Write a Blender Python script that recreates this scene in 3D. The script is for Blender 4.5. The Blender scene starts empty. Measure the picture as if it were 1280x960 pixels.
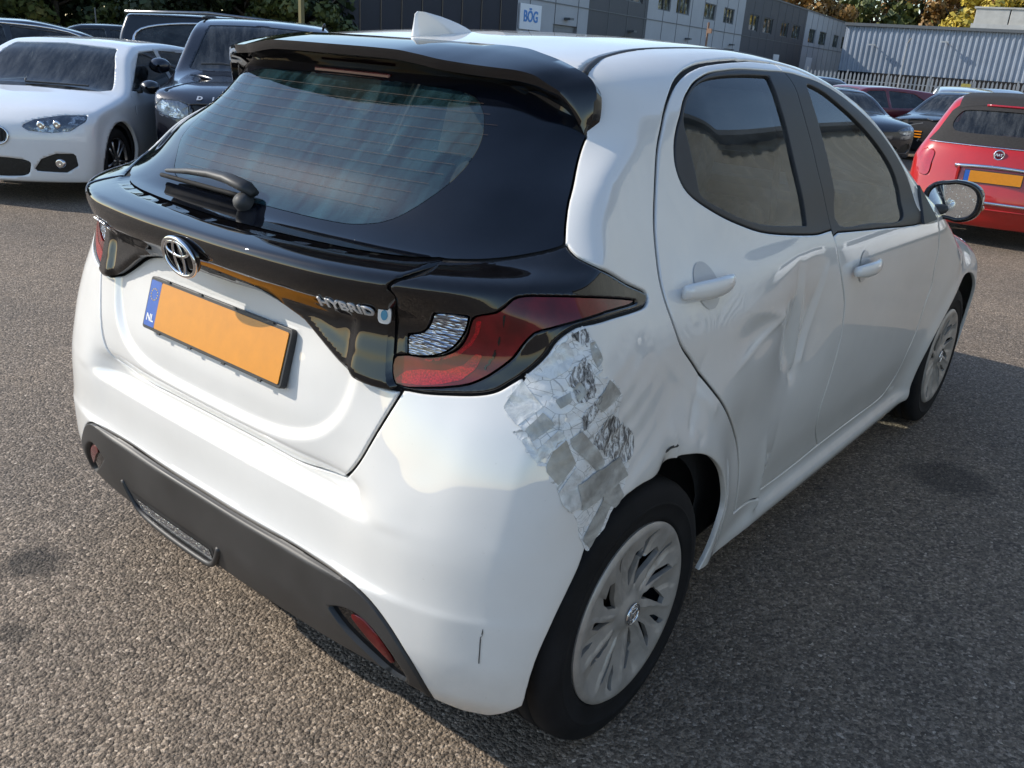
import bpy, bmesh, math, random, time
import numpy as np
from mathutils import Vector, Matrix
T0=time.time()
rnd=random.Random(7)
SC=bpy.context.scene
COL=SC.collection
# ---------------- camera ----------------
CAMP=(1.6363,-1.4760,1.4459); YAW,PITCH,ROLL=.6674,-.3677,.0709
def _basis():
    f=Vector((-math.sin(YAW)*math.cos(PITCH), math.cos(YAW)*math.cos(PITCH), math.sin(PITCH)))
    r=Vector((math.cos(YAW), math.sin(YAW),0)); u=r.cross(f)
    return r*math.cos(ROLL)+u*math.sin(ROLL), -r*math.sin(ROLL)+u*math.cos(ROLL), f
_r,_u,_f=_basis()
cam=bpy.data.cameras.new('camera'); camo=bpy.data.objects.new('camera',cam); COL.objects.link(camo)
camo.matrix_world=Matrix([[_r.x,_u.x,-_f.x,CAMP[0]],[_r.y,_u.y,-_f.y,CAMP[1]],[_r.z,_u.z,-_f.z,CAMP[2]],[0,0,0,1]])
cam.sensor_width=36; cam.lens=1085.5/1280*36; cam.clip_end=2000; cam.clip_start=.05
SC.camera=camo
# ---------------- daylight ----------------
SUND=Vector((-1.42,-.79,1.02)).normalized()     # towards the sun
w=bpy.data.worlds.new('World'); SC.world=w; w.use_nodes=True
nt=w.node_tree; bg=nt.nodes['Background']
sky=nt.nodes.new('ShaderNodeTexSky'); sky.sky_type='NISHITA'; sky.sun_disc=False
sky.sun_elevation=math.asin(SUND.z); sky.sun_rotation=math.atan2(SUND.x,SUND.y)
sky.air_density=1.0; sky.dust_density=.3; sky.ozone_density=1.3
nt.links.new(sky.outputs[0],bg.inputs[0]); bg.inputs[1].default_value=.15
sun=bpy.data.lights.new('sun','SUN'); sun.energy=3.4; sun.angle=math.radians(.53); sun.color=(1,.93,.82)
suno=bpy.data.objects.new('sun',sun); COL.objects.link(suno); suno.rotation_euler=SUND.to_track_quat('Z','Y').to_euler()
SC.view_settings.view_transform='Standard'; SC.view_settings.look='None'; SC.view_settings.exposure=.60; SC.view_settings.gamma=1
SC.render.engine='CYCLES'; SC.cycles.max_bounces=8; SC.cycles.caustics_reflective=False; SC.cycles.caustics_refractive=False
# ---------------- materials ----------------
MAT={}
def mat(name,col,rough=.5,metal=0,coat=0,coatr=.03,trans=0,ior=1.5,spec=.5,emit=None,alpha=1):
    if name in MAT: return MAT[name]
    m=bpy.data.materials.new(name); m.use_nodes=True; b=m.node_tree.nodes['Principled BSDF']
    b.inputs['Base Color'].default_value=(*col,1); b.inputs['Roughness'].default_value=rough; b.inputs['Metallic'].default_value=metal
    b.inputs['Coat Weight'].default_value=coat; b.inputs['Coat Roughness'].default_value=coatr
    b.inputs['Transmission Weight'].default_value=trans; b.inputs['IOR'].default_value=ior
    b.inputs['Specular IOR Level'].default_value=spec; b.inputs['Alpha'].default_value=alpha
    m.diffuse_color=(*col,1)
    MAT[name]=m; return m
def nodes(m): return m.node_tree.nodes, m.node_tree.links, m.node_tree.nodes['Principled BSDF']
def nz(n,l,scale,detail=4,rough=.5,kind='ShaderNodeTexNoise',vec=None,dist=0):
    t=n.new(kind); t.inputs['Scale'].default_value=scale
    if 'Detail' in t.inputs: t.inputs['Detail'].default_value=detail
    if kind=='ShaderNodeTexNoise': t.inputs['Roughness'].default_value=rough; t.inputs['Distortion'].default_value=dist
    if vec is None:
        g=n.get('TC') or n.new('ShaderNodeTexCoord'); g.name='TC'; vec=g.outputs['Object']
    l.new(vec,t.inputs['Vector']); return t
def ramp(n,l,src,stops):
    r=n.new('ShaderNodeValToRGB'); e=r.color_ramp.elements
    while len(e)<len(stops): e.new(.5)
    for x,(p,c) in zip(e,stops): x.position=p; x.color=(*c,1) if len(c)==3 else c
    l.new(src,r.inputs[0]); return r
def bump(n,l,b,src,strength,dist=.002,prev=None):
    k=n.new('ShaderNodeBump'); k.inputs['Strength'].default_value=strength; k.inputs['Distance'].default_value=dist
    l.new(src,k.inputs['Height'])
    if prev: l.new(prev.outputs[0],k.inputs['Normal'])
    l.new(k.outputs[0],b.inputs['Normal']); return k
def mixc(n,l,fac,a,b):
    m=n.new('ShaderNodeMix'); m.data_type='RGBA'
    for s,v in ((m.inputs[0],fac),(m.inputs[6],a),(m.inputs[7],b)):
        if hasattr(v,'links') or hasattr(v,'is_linked'): l.new(v,s)
        elif isinstance(v,(int,float)): s.default_value=v
        else: s.default_value=(*v,1)
    return m.outputs[2]
def noisy(m,scale,lo,hi,base=None,bumps=None,rlo=None,rhi=None,detail=5):
    n,l,b=nodes(m); t=nz(n,l,scale,detail,.6)
    c=base or tuple(b.inputs['Base Color'].default_value)[:3]
    r=ramp(n,l,t.outputs[0],[(.3,tuple(x*lo for x in c)),(.7,tuple(min(1,x*hi) for x in c))]); l.new(r.outputs[0],b.inputs['Base Color'])
    if rlo is not None:
        q=n.new('ShaderNodeMapRange'); q.inputs['To Min'].default_value=rlo; q.inputs['To Max'].default_value=rhi; l.new(t.outputs[0],q.inputs[0]); l.new(q.outputs[0],b.inputs['Roughness'])
    if bumps: bump(n,l,b,nz(n,l,bumps[0],4).outputs[0],bumps[1],bumps[2])
    return m
# ---------------- objects ----------------
def tag(o,label=None,cat=None,group=None,kind=None):
    for k,v in (('label',label),('category',cat),('group',group),('kind',kind)):
        if v: o[k]=v
    return o
def thing(name,label,cat,loc=(0,0,0),rz=0,group=None):
    o=bpy.data.objects.new(name,None); COL.objects.link(o); o.location=loc; o.rotation_euler=(0,0,rz); o.empty_display_size=.2
    return tag(o,label,cat,group)
def mk(name,V,F,m,parent=None,smooth=True,label=None):
    V=np.asarray(V,float)
    me=bpy.data.meshes.new(name)
    if isinstance(F,np.ndarray) and F.shape[1]==3:
        me.vertices.add(len(V)); me.vertices.foreach_set('co',V.astype(np.float32).ravel())
        me.loops.add(len(F)*3); me.polygons.add(len(F)); me.loops.foreach_set('vertex_index',F.astype(np.int32).ravel())
        me.polygons.foreach_set('loop_start',np.arange(0,len(F)*3,3,dtype=np.int32)); 
        me.update(calc_edges=True)
    else: me.from_pydata(V.tolist(),[],[tuple(int(i) for i in f) for f in F])
    me.polygons.foreach_set('use_smooth',[smooth]*len(me.polygons)); me.update()
    if m: me.materials.append(m)
    o=bpy.data.objects.new(name,me); COL.objects.link(o)
    if parent: o.parent=parent
    if label: o['label']=label
    return o
class MB:
    """collects simple solids into one mesh"""
    def __init__(s): s.V=[];s.F=[]
    def add(s,V,F):
        o=len(s.V); s.V+= [tuple(v) for v in V]; s.F+=[tuple(i+o for i in f) for f in F]; return s
    def box(s,c,d,rz=0,M=None):
        P=[]
        for z in(-.5,.5):
            for x,y in((-.5,-.5),(.5,-.5),(.5,.5),(-.5,.5)):
                v=Vector((x*d[0],y*d[1],z*d[2])); v=Matrix.Rotation(rz,3,'Z')@v
                if M: v=M@v
                P.append((v.x+c[0],v.y+c[1],v.z+c[2]))
        return s.add(P,[(3,2,1,0),(4,5,6,7),(0,1,5,4),(1,2,6,5),(2,3,7,6),(3,0,4,7)])
    def tube(s,P,r,n=8,cap=True,flat=None):
        P=[Vector(p) for p in P]; R=r if isinstance(r,(list,tuple)) else [r]*len(P)
        V=[];F=[]; up=Vector((0,0,1))
        prev=None
        for i,p in enumerate(P):
            d=(P[min(i+1,len(P)-1)]-P[max(i-1,0)]).normalized()
            if prev is None:
                a=d.cross(up) if abs(d.dot(up))<.95 else d.cross(Vector((1,0,0)))
            else: a=prev-d*prev.dot(d)
            a.normalize(); prev=a; b=d.cross(a)
            for k in range(n):
                t=2*math.pi*k/n; q=a*math.cos(t)+b*math.sin(t)*(flat or 1); V.append(p+q*R[i])
        for i in range(len(P)-1):
            for k in range(n): F.append((i*n+k,i*n+(k+1)%n,(i+1)*n+(k+1)%n,(i+1)*n+k))
        if cap: F.append(tuple(range(n))[::-1]); F.append(tuple((len(P)-1)*n+k for k in range(n)))
        return s.add(V,F)
    def lathe(s,prof,n=48,c=(0,0,0),axis='x',a0=0,a1=2*math.pi):
        """prof: (axial, radius)"""
        V=[];F=[];full=abs(a1-a0-2*math.pi)<1e-6; m=n if full else n+1
        for ax,r in prof:
            for k in range(m):
                t=a0+(a1-a0)*k/n
                if axis=='x': V.append((c[0]+ax,c[1]+r*math.cos(t),c[2]+r*math.sin(t)))
                elif axis=='z': V.append((c[0]+r*math.cos(t),c[1]+r*math.sin(t),c[2]+ax))
                else: V.append((c[0]+r*math.cos(t),c[1]+ax,c[2]+r*math.sin(t)))
        for i in range(len(prof)-1):
            for k in range(n if full else m-1):
                F.append((i*m+k,i*m+(k+1)%m,(i+1)*m+(k+1)%m,(i+1)*m+k))
        return s.add(V,F)
    def grid(s,G):
        """G[i][j] points"""
        n=len(G);m=len(G[0]); V=[p for r in G for p in r]
        return s.add(V,[(i*m+j,(i+1)*m+j,(i+1)*m+j+1,i*m+j+1) for i in range(n-1) for j in range(m-1)])
    def prism(s,poly,z0,z1,fn=None):
        n=len(poly); V=[(x,y,z0) for x,y in poly]+[(x,y,z1) for x,y in poly]
        if fn: V=[fn(*v) for v in V]
        return s.add(V,[tuple(range(n))[::-1],tuple(range(n,2*n))]+[(i,(i+1)%n,n+(i+1)%n,n+i) for i in range(n)])
    def build(s,name,m,parent=None,smooth=False,label=None,bevel=0,seg=2,subd=0):
        o=mk(name,s.V,s.F,m,parent,smooth,label)
        bm=bmesh.new(); bm.from_mesh(o.data); bmesh.ops.recalc_face_normals(bm,faces=bm.faces); bm.to_mesh(o.data); bm.free()
        if bevel:
            k=o.modifiers.new('bevel','BEVEL'); k.width=bevel; k.segments=seg; k.limit_method='ANGLE'; k.angle_limit=math.radians(35)
        if subd:
            k=o.modifiers.new('sub','SUBSURF'); k.levels=k.render_levels=subd
        if smooth and not subd:
            for e in o.data.edges: pass
        return o
def copy_thing(src,loc,rz,label=None):
    def cp(o,par):
        c=o.copy(); COL.objects.link(c); c.parent=par
        for ch in o.children: cp(ch,c)
        return c
    c=cp(src,None); c.location=loc; c.rotation_euler=(0,0,rz)
    if label: c['label']=label
    return c
def text(s,size,m,parent,name,M,extrude=.001,shear=0,bold=0):
    cu=bpy.data.curves.new(name,'FONT'); cu.body=s; cu.size=size; cu.extrude=extrude; cu.offset=bold; cu.shear=shear; cu.resolution_u=3
    cu.align_x='CENTER'; cu.align_y='CENTER'
    tmp=bpy.data.objects.new('t',cu); COL.objects.link(tmp); bpy.context.view_layer.update()
    me=bpy.data.meshes.new_from_object(tmp.evaluated_get(bpy.context.evaluated_depsgraph_get())); bpy.data.objects.remove(tmp)
    me.name=name; me.materials.clear(); me.materials.append(m)
    me.transform(M)
    o=bpy.data.objects.new(name,me); COL.objects.link(o); o.parent=parent
    return o
def frame(o,r,u):
    """matrix with local x=r, y=u at o"""
    r=Vector(r).normalized(); u=Vector(u); u=(u-r*u.dot(r)).normalized(); n=r.cross(u)
    return Matrix([[r.x,u.x,n.x,o[0]],[r.y,u.y,n.y,o[1]],[r.z,u.z,n.z,o[2]],[0,0,0,1]])

# ---------- numeric helpers ----------
def pch(xk, yk, x):
    """shape preserving cubic through knots; yk may be (n,) or (n,m) with matching trailing evaluation"""
    xk=np.asarray(xk,float); yk=np.asarray(yk,float)
    h=np.diff(xk); d=np.diff(yk,axis=0)/(h if yk.ndim==1 else h[:,None])
    m=np.zeros_like(yk); a=d[:-1]; b=d[1:]
    w1=2*h[1:]+h[:-1]; w2=h[1:]+2*h[:-1]
    if yk.ndim>1: w1=w1[:,None]; w2=w2[:,None]
    with np.errstate(all='ignore'):
        mm=(w1+w2)/(w1/a+w2/b)
    m[1:-1]=np.where(a*b>0,mm,0); m[0]=d[0]; m[-1]=d[-1]
    i=np.clip(np.searchsorted(xk,x)-1,0,len(xk)-2); t=np.clip((x-xk[i])/h[i],-.5,1.5)
    if yk.ndim>1: hh=h[i][:,None]; t=t[:,None]
    else: hh=h[i]
    t2=t*t;t3=t2*t
    return (2*t3-3*t2+1)*yk[i]+(t3-2*t2+t)*hh*m[i]+(-2*t3+3*t2)*yk[i+1]+(t3-t2)*hh*m[i+1]
def table(us, vs, T, u, v):
    """T[len(us)][len(vs)]: interpolate along u first, then linear-cubic in v"""
    T=np.asarray(T,float)
    R=pch(us,T,np.clip(u,us[0],us[-1]))            # (n, len(vs))
    v=np.clip(v,vs[0],vs[-1])
    vs=np.asarray(vs,float)
    i=np.clip(np.searchsorted(vs,v)-1,0,len(vs)-2); n=np.arange(len(v))
    h=np.diff(vs); d=np.diff(R,axis=1)/h
    m=np.zeros_like(R)
    a=d[:,:-1]; b=d[:,1:]
    m[:,1:-1]=(a*h[1:]+b*h[:-1])/(h[1:]+h[:-1]); m[:,0]=d[:,0]; m[:,-1]=d[:,-1]
    t=(v-vs[i])/h[i]; t2=t*t;t3=t2*t; hh=h[i]
    return (2*t3-3*t2+1)*R[n,i]+(t3-2*t2+t)*hh*m[n,i]+(-2*t3+3*t2)*R[n,i+1]+(t3-t2)*hh*m[n,i+1]
def smax(a,b,k):
    h=np.clip(.5+.5*(a-b)/k,0,1)
    return b+(a-b)*h+k*h*(1-h)
def sst(e0,e1,x):
    t=np.clip((x-e0)/(e1-e0),0,1); return t*t*(3-2*t)
def spl(P,n=6,closed=False,corner=()):
    """Catmull-Rom densify a polyline, keeping listed corners sharp"""
    P=[np.array(p,float) for p in P]; N=len(P); out=[]
    for i in range(N if closed else N-1):
        p1,p2=P[i],P[(i+1)%N]
        p0=P[(i-1)%N] if (closed or i>0) else p1
        p3=P[(i+2)%N] if (closed or i<N-2) else p2
        if i in corner: p0=p1
        if (i+1)%N in corner: p3=p2
        for k in range(n):
            t=k/n
            out.append(.5*((2*p1)+(p2-p0)*t+(2*p0-5*p1+4*p2-p3)*t*t+(3*p1-p0-3*p2+p3)*t**3))
    if not closed: out.append(P[-1])
    return np.array(out)
def pdist(P,Q,closed=True):
    """signed distance of points Q to closed polygon P (neg inside); unsigned if open"""
    P=np.asarray(P,float); Q=np.asarray(Q,float)
    A=P if closed else P[:-1]; B=np.roll(P,-1,0) if closed else P[1:]
    best=np.full(len(Q),1e9); ins=np.zeros(len(Q),bool)
    lo=P.min(0)-.08; hi=P.max(0)+.08
    near=((Q>=lo)&(Q<=hi)).all(1)
    q=Q[near]; bb=np.full(len(q),1e9); ii=np.zeros(len(q),bool)
    for a,b in zip(A,B):
        ab=b-a; L=ab@ab
        if L<1e-14: continue
        t=np.clip(((q-a)@ab)/L,0,1); d=q-a-t[:,None]*ab
        bb=np.minimum(bb,(d*d).sum(1))
        if closed:
            c=(a[1]>q[:,1])!=(b[1]>q[:,1])
            if c.any():
                xx=a[0]+(q[:,1]-a[1])*(b[0]-a[0])/((b[1]-a[1]) or 1e-12)
                ii^=c&(q[:,0]<xx)
    best[near]=np.sqrt(bb); ins[near]=ii
    best=np.minimum(best,.08) if True else best
    return np.where(ins,-best,best)
# ---------- meshes as (V,F) triangle arrays ----------
def split(V,F,s):
    """cut triangles along s=0, keep both sides; returns V,F,s"""
    s=np.where(np.abs(s)<2e-6,-2e-6,s)
    k=(s<0)[F]; n=k.sum(1)
    m=(n==1)|(n==2)
    if not m.any(): return V,F,s
    T=F[m]; kk=k[m]; odd=np.where(n[m]==1,True,False)
    i=np.argmax(kk==odd[:,None],1); r=np.arange(len(T))
    T=np.stack([T[r,i],T[r,(i+1)%3],T[r,(i+2)%3]],1)
    Ec=np.sort(np.concatenate([T[:,[0,1]],T[:,[0,2]]]),1); key=Ec[:,0].astype(np.int64)*len(V)+Ec[:,1]
    uk,inv=np.unique(key,return_inverse=True); inv=inv.ravel()
    a=uk//len(V); b=uk%len(V); t=s[a]/(s[a]-s[b])
    NV=V[a]+(V[b]-V[a])*t[:,None]
    e1=len(V)+inv[:len(T)]; e2=len(V)+inv[len(T):]
    NF=np.concatenate([F[~m],np.stack([T[:,0],e1,e2],1),np.stack([T[:,1],T[:,2],e2],1),np.stack([T[:,1],e2,e1],1)])
    return np.concatenate([V,NV]),NF,np.concatenate([s,np.zeros(len(NV))])
def compact(V,F):
    used=np.unique(F); m=np.full(len(V),-1); m[used]=np.arange(len(used)); return V[used],m[F]
def clip(V,F,s):
    """keep the side where s<0, cut exactly along s=0"""
    V,F,s=split(V,F,s)
    return compact(V,F[s[F].sum(1)<0])
def weld(V,F,eps=1e-5):
    q=np.round(V/eps).astype(np.int64)
    _,idx,inv=np.unique(q,axis=0,return_index=True,return_inverse=True)
    inv=inv.ravel(); F=inv[F]; V=V[idx]
    ok=(F[:,0]!=F[:,1])&(F[:,1]!=F[:,2])&(F[:,0]!=F[:,2])
    return V,F[ok]
def grad(f,V,h=8e-4):
    G=np.stack([(f(V+np.eye(3)[i]*h)-f(V-np.eye(3)[i]*h)) for i in range(3)],1)
    return G/(np.linalg.norm(G,axis=1,keepdims=True)+1e-12)
def boundary(F):
    E=np.concatenate([F[:,[0,1]],F[:,[1,2]],F[:,[2,0]]]); k=np.sort(E,1)
    key=k[:,0].astype(np.int64)*(F.max()+1)+k[:,1]
    u,i,n=np.unique(key,return_index=True,return_counts=True)
    return E[i[n==1]]
def nonuni(stops):
    """stops: [(pos,step),...] → coordinates with local step"""
    out=[stops[0][0]]
    for (a,s),(b,_) in zip(stops[:-1],stops[1:]):
        n=max(1,int(round((b-a)/s))); out+=list(a+(b-a)*np.arange(1,n+1)/n)
    return np.array(out)
def shell(f,outer,core,gx,gy,gz,iters=34):
    """outer=(X,y0,y1,z0,z1) core=(cx,cy0,cy1,cz1). half shell x>=0"""
    X,y0,y1,z0,z1=outer; cx,c0,c1,cz=core
    def grid(A,B,fn,flip):
        a,b=np.meshgrid(A,B,indexing='ij'); P=fn(a.ravel(),b.ravel()); n,m=len(A),len(B)
        i=np.arange(n*m).reshape(n,m); q=np.stack([i[:-1,:-1],i[1:,:-1],i[1:,1:],i[:-1,1:]],-1).reshape(-1,4)
        if flip: q=q[:,::-1]
        return P,q
    parts=[grid(gy,gz,lambda a,b:np.stack([a*0+X,a,b],1),False),
           grid(gx,gz,lambda a,b:np.stack([a,a*0+y0,b],1),False),
           grid(gx,gz,lambda a,b:np.stack([a,a*0+y1,b],1),True),
           grid(gx,gy,lambda a,b:np.stack([a,b,a*0+z1],1),False)]
    V=[];Q=[];o=0
    for P,q in parts: V.append(P);Q.append(q+o);o+=len(P)
    V=np.concatenate(V);Q=np.concatenate(Q)
    C=np.stack([V[:,0]*cx/X, c0+(V[:,1]-y0)*(c1-c0)/(y1-y0), z0+(V[:,2]-z0)*(cz-z0)/(z1-z0)],1)
    # coarse march outward->inward to find the outermost crossing, then bisect
    D=V-C; lo=np.zeros(len(V)); hi=np.ones(len(V)); done=np.zeros(len(V),bool)
    N=40
    for k in range(N,-1,-1):
        t=k/N; v=f(C+D*t)<0
        new=v&~done
        lo[new]=t; hi[new]=(k+1)/N; done|=v
        if k<N*.3 and done.all(): break
    for _ in range(14):
        mid=(lo+hi)/2; v=f(C+D*mid[:,None])<0
        lo=np.where(v,mid,lo); hi=np.where(v,hi,mid)
    P=C+D*((lo+hi)/2)[:,None]
    P[:,0]=np.where(V[:,0]<1e-9,0,P[:,0])
    F=np.concatenate([Q[:,[0,1,2]],Q[:,[0,2,3]]])
    return weld(P,F,1e-6)
# ---------- hatchback body field (metres; x right, y forward from the rear axle, z up) ----------
SY=[-.60,-.45,-.35,-.20,0,.2,.42,.9,1.5,2.0,2.3,2.56,2.8,3.05,3.3]
SZ=[.10,.16,.215,.26,.31,.45,.60,.75,.86,.95,1.01,1.06,1.15,1.25,1.35,1.42,1.50]
_mid=[.770,.800,.822,.806,.812,.838,.853,.860,.862,.855,.838,.806,.765,.715,.662,.618,.54]
def _col(**k):
    r=list(_mid)
    for i,z in enumerate(SZ):
        r[i]+=k.get('a',0)*np.exp(-((z-.60)/.27)**2)+k.get('b',0)*(z<.3)+k.get('c',0)*sst(.95,1.05,np.array(z))
    return r
_rear=[.80,.830,.850,.862,.868,.880,.888,.885,.872,.842,.812,.785,.738,.682,.622,.575,.49]
_r2=[.80,.825,.850,.862,.866,.874,.876,.868,.848,.812,.782,.757,.716,.665,.608,.565,.48]
_r3=[.77,.80,.825,.835,.84,.85,.85,.838,.815,.775,.745,.722,.69,.65,.60,.56,.47]
_r4=[.72,.75,.775,.785,.79,.80,.80,.785,.76,.72,.69,.67,.64,.60,.55,.51,.42]
_r1=[.80,.83,.855,.865,.872,.882,.888,.890,.882,.858,.832,.802,.754,.700,.645,.604,.515]
_r0=[.78,.812,.836,.842,.848,.862,.868,.878,.878,.868,.850,.815,.770,.718,.664,.62,.54]
_f1=[.77,.80,.825,.832,.838,.856,.868,.872,.868,.845,.80,.75,.70,.65,.60,.55,.45]
_f2=[.76,.79,.81,.818,.822,.835,.848,.845,.825,.78,.73,.70,.65,.6,.55,.5,.4]
_f3=[.72,.76,.79,.80,.81,.82,.815,.79,.75,.74,.7,.65,.6,.55,.5,.45,.35]
_f4=[.62,.66,.69,.70,.71,.73,.735,.72,.68,.62,.6,.55,.5,.45,.4,.35,.3]
_f5=[.45,.50,.53,.54,.55,.57,.575,.56,.52,.5,.5,.45,.4,.35,.3,.3,.3]
ST=[_r4,_r3,_r2,_r1,_rear,_r1,_r0,_mid,_mid,_mid,_f1,_f2,_f2,_f3,_f4]
RX=[0,.15,.30,.45,.55,.65,.72,.80,.90]
RZ=[.10,.18,.27,.36,.448,.462,.560,.578,.600,.622,.662,.72,.80,.90,.96,1.01,1.045,1.06,1.085,1.20,1.30,1.38,1.45,1.6]
RT=[
[-.38,-.38,-.375,-.37,-.36,-.34,-.32,-.29,-.22],
[-.47,-.47,-.465,-.46,-.45,-.430,-.405,-.365,-.30],
[-.515,-.515,-.512,-.507,-.498,-.482,-.460,-.42,-.345],
[-.535,-.535,-.532,-.527,-.517,-.498,-.476,-.435,-.365],
[-.537,-.537,-.534,-.529,-.518,-.498,-.477,-.435,-.365],
[-0.517,-0.517,-0.515,-0.512,-0.508,-0.495,-0.474,-0.433,-0.363],
[-0.507,-0.507,-0.505,-0.502,-0.503,-0.490,-0.468,-0.428,-0.358],
[-0.505,-0.505,-0.503,-0.500,-0.501,-0.488,-0.466,-0.426,-0.355],
[-0.466,-0.466,-0.466,-0.470,-0.498,-0.485,-0.463,-0.423,-0.352],
[-0.469,-0.469,-0.469,-0.471,-0.494,-0.480,-0.459,-0.418,-0.346],
[-0.498,-0.497,-0.494,-0.484,-0.486,-0.471,-0.450,-0.409,-0.337],
[-0.497,-0.496,-0.492,-0.478,-0.472,-0.454,-0.435,-0.394,-0.315],
[-0.480,-0.480,-0.477,-0.464,-0.450,-0.430,-0.409,-0.366,-0.290],
[-0.457,-0.457,-0.455,-0.446,-0.424,-0.394,-0.367,-0.325,-0.265],
[-.455,-.455,-.450,-.435,-.413,-.384,-.355,-.306,-.24],
[-.500,-.499,-.492,-.470,-.440,-.400,-.360,-.300,-.23],
[-.535,-.534,-.523,-.497,-.460,-.405,-.352,-.280,-.20],
[-.530,-.529,-.518,-.490,-.452,-.395,-.340,-.265,-.19],
[-.385,-.384,-.377,-.358,-.333,-.290,-.250,-.180,-.10],
[-.265,-.264,-.255,-.230,-.192,-.128,-.085,-.02,.06],
[-.160,-.159,-.149,-.110,-.040,.062,.11,.16,.22],
[-.075,-.074,-.065,-.030,.038,.125,.17,.21,.26],
[.0,.0,.006,.025,.05,.08,.11,.15,.2],
[.15,.15,.16,.17,.19,.22,.25,.3,.35]]
TX=[0,.3,.5,.62,.75,.95]
TY=[-.3,-.05,.06,.15,.45,.8,1.15,1.45,1.8,2.2,2.35,2.7,3.0,3.2,3.4]
_tz=[1.34,1.418,1.449,1.462,1.488,1.500,1.484,1.422,1.258,1.058,.985,.915,.845,.77,.62]
_d=[(.006,.024,.052,.095,.2)]*8+[(.009,.028,.055,.12,.25)]+[(.012,.035,.06,.10,.18)]*3+[(.015,.045,.08,.12,.20)]*3
TT=[[z]+[z-d for d in dd] for z,dd in zip(_tz,_d)]
FX=[0,.3,.5,.65,.8,.9]
FZ=[.1,.2,.35,.5,.65,.75,.85,1.0]
FT=[[3.28,3.27,3.22,3.14,2.98,2.8],[3.34,3.33,3.28,3.2,3.04,2.86],[3.37,3.36,3.31,3.22,3.05,2.87],[3.37,3.36,3.31,3.22,3.04,2.85],
[3.35,3.34,3.29,3.19,3.0,2.8],[3.30,3.29,3.24,3.14,2.95,2.75],[3.2,3.19,3.14,3.04,2.85,2.65],[3.0,3.0,2.95,2.85,2.65,2.45]]
def panel_step(x,z):
    """black garnish stands proud of the white hatch"""
    u=((x/.455)**4+(np.abs(z-.97)/.305)**4)**.25-1
    return .013*sst(.02,-.05,u)*(z<.96)*(z>.6)
def dents(P): return np.zeros(len(P))
def body(P,dam=False):
    x=np.abs(P[:,0]); y=P[:,1]; z=P[:,2]
    X=table(SY,SZ,ST,y,z)
    # wheel arch lips
    for cy,cz,r in ((0.0,.30,.385),(2.56,.30,.385)):
        d=np.hypot(y-cy,(z-cz))
        X=X+.012*np.exp(-((d-r)/.05)**2)*(z>.2)
    if dam: X=X+np.where(P[:,0]>.3,dents(P),0)
    Yr=table(RZ,RX,RT,z,x)+panel_step(x,z)
    Z=table(TY,TX,TT,y,x)
    Yf=table(FZ,FX,FT,z,x)
    kr=np.interp(z,[.2,.6,.85,1.0,1.06,1.2,1.4],[.05,.07,.06,.05,.05,.05,.05])
    a=smax(x-X,Yr-y,kr)
    a=smax(a,y-Yf,.10)
    kt=np.interp(y,[0,1.4,2.0,2.3,3.0],[.07,.06,.05,.10,.10])
    return smax(a,z-Z,kt)
OUT=(1.0,-.75,3.55,.10,1.62); CORE=(.25,.55,2.6,.62)
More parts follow.
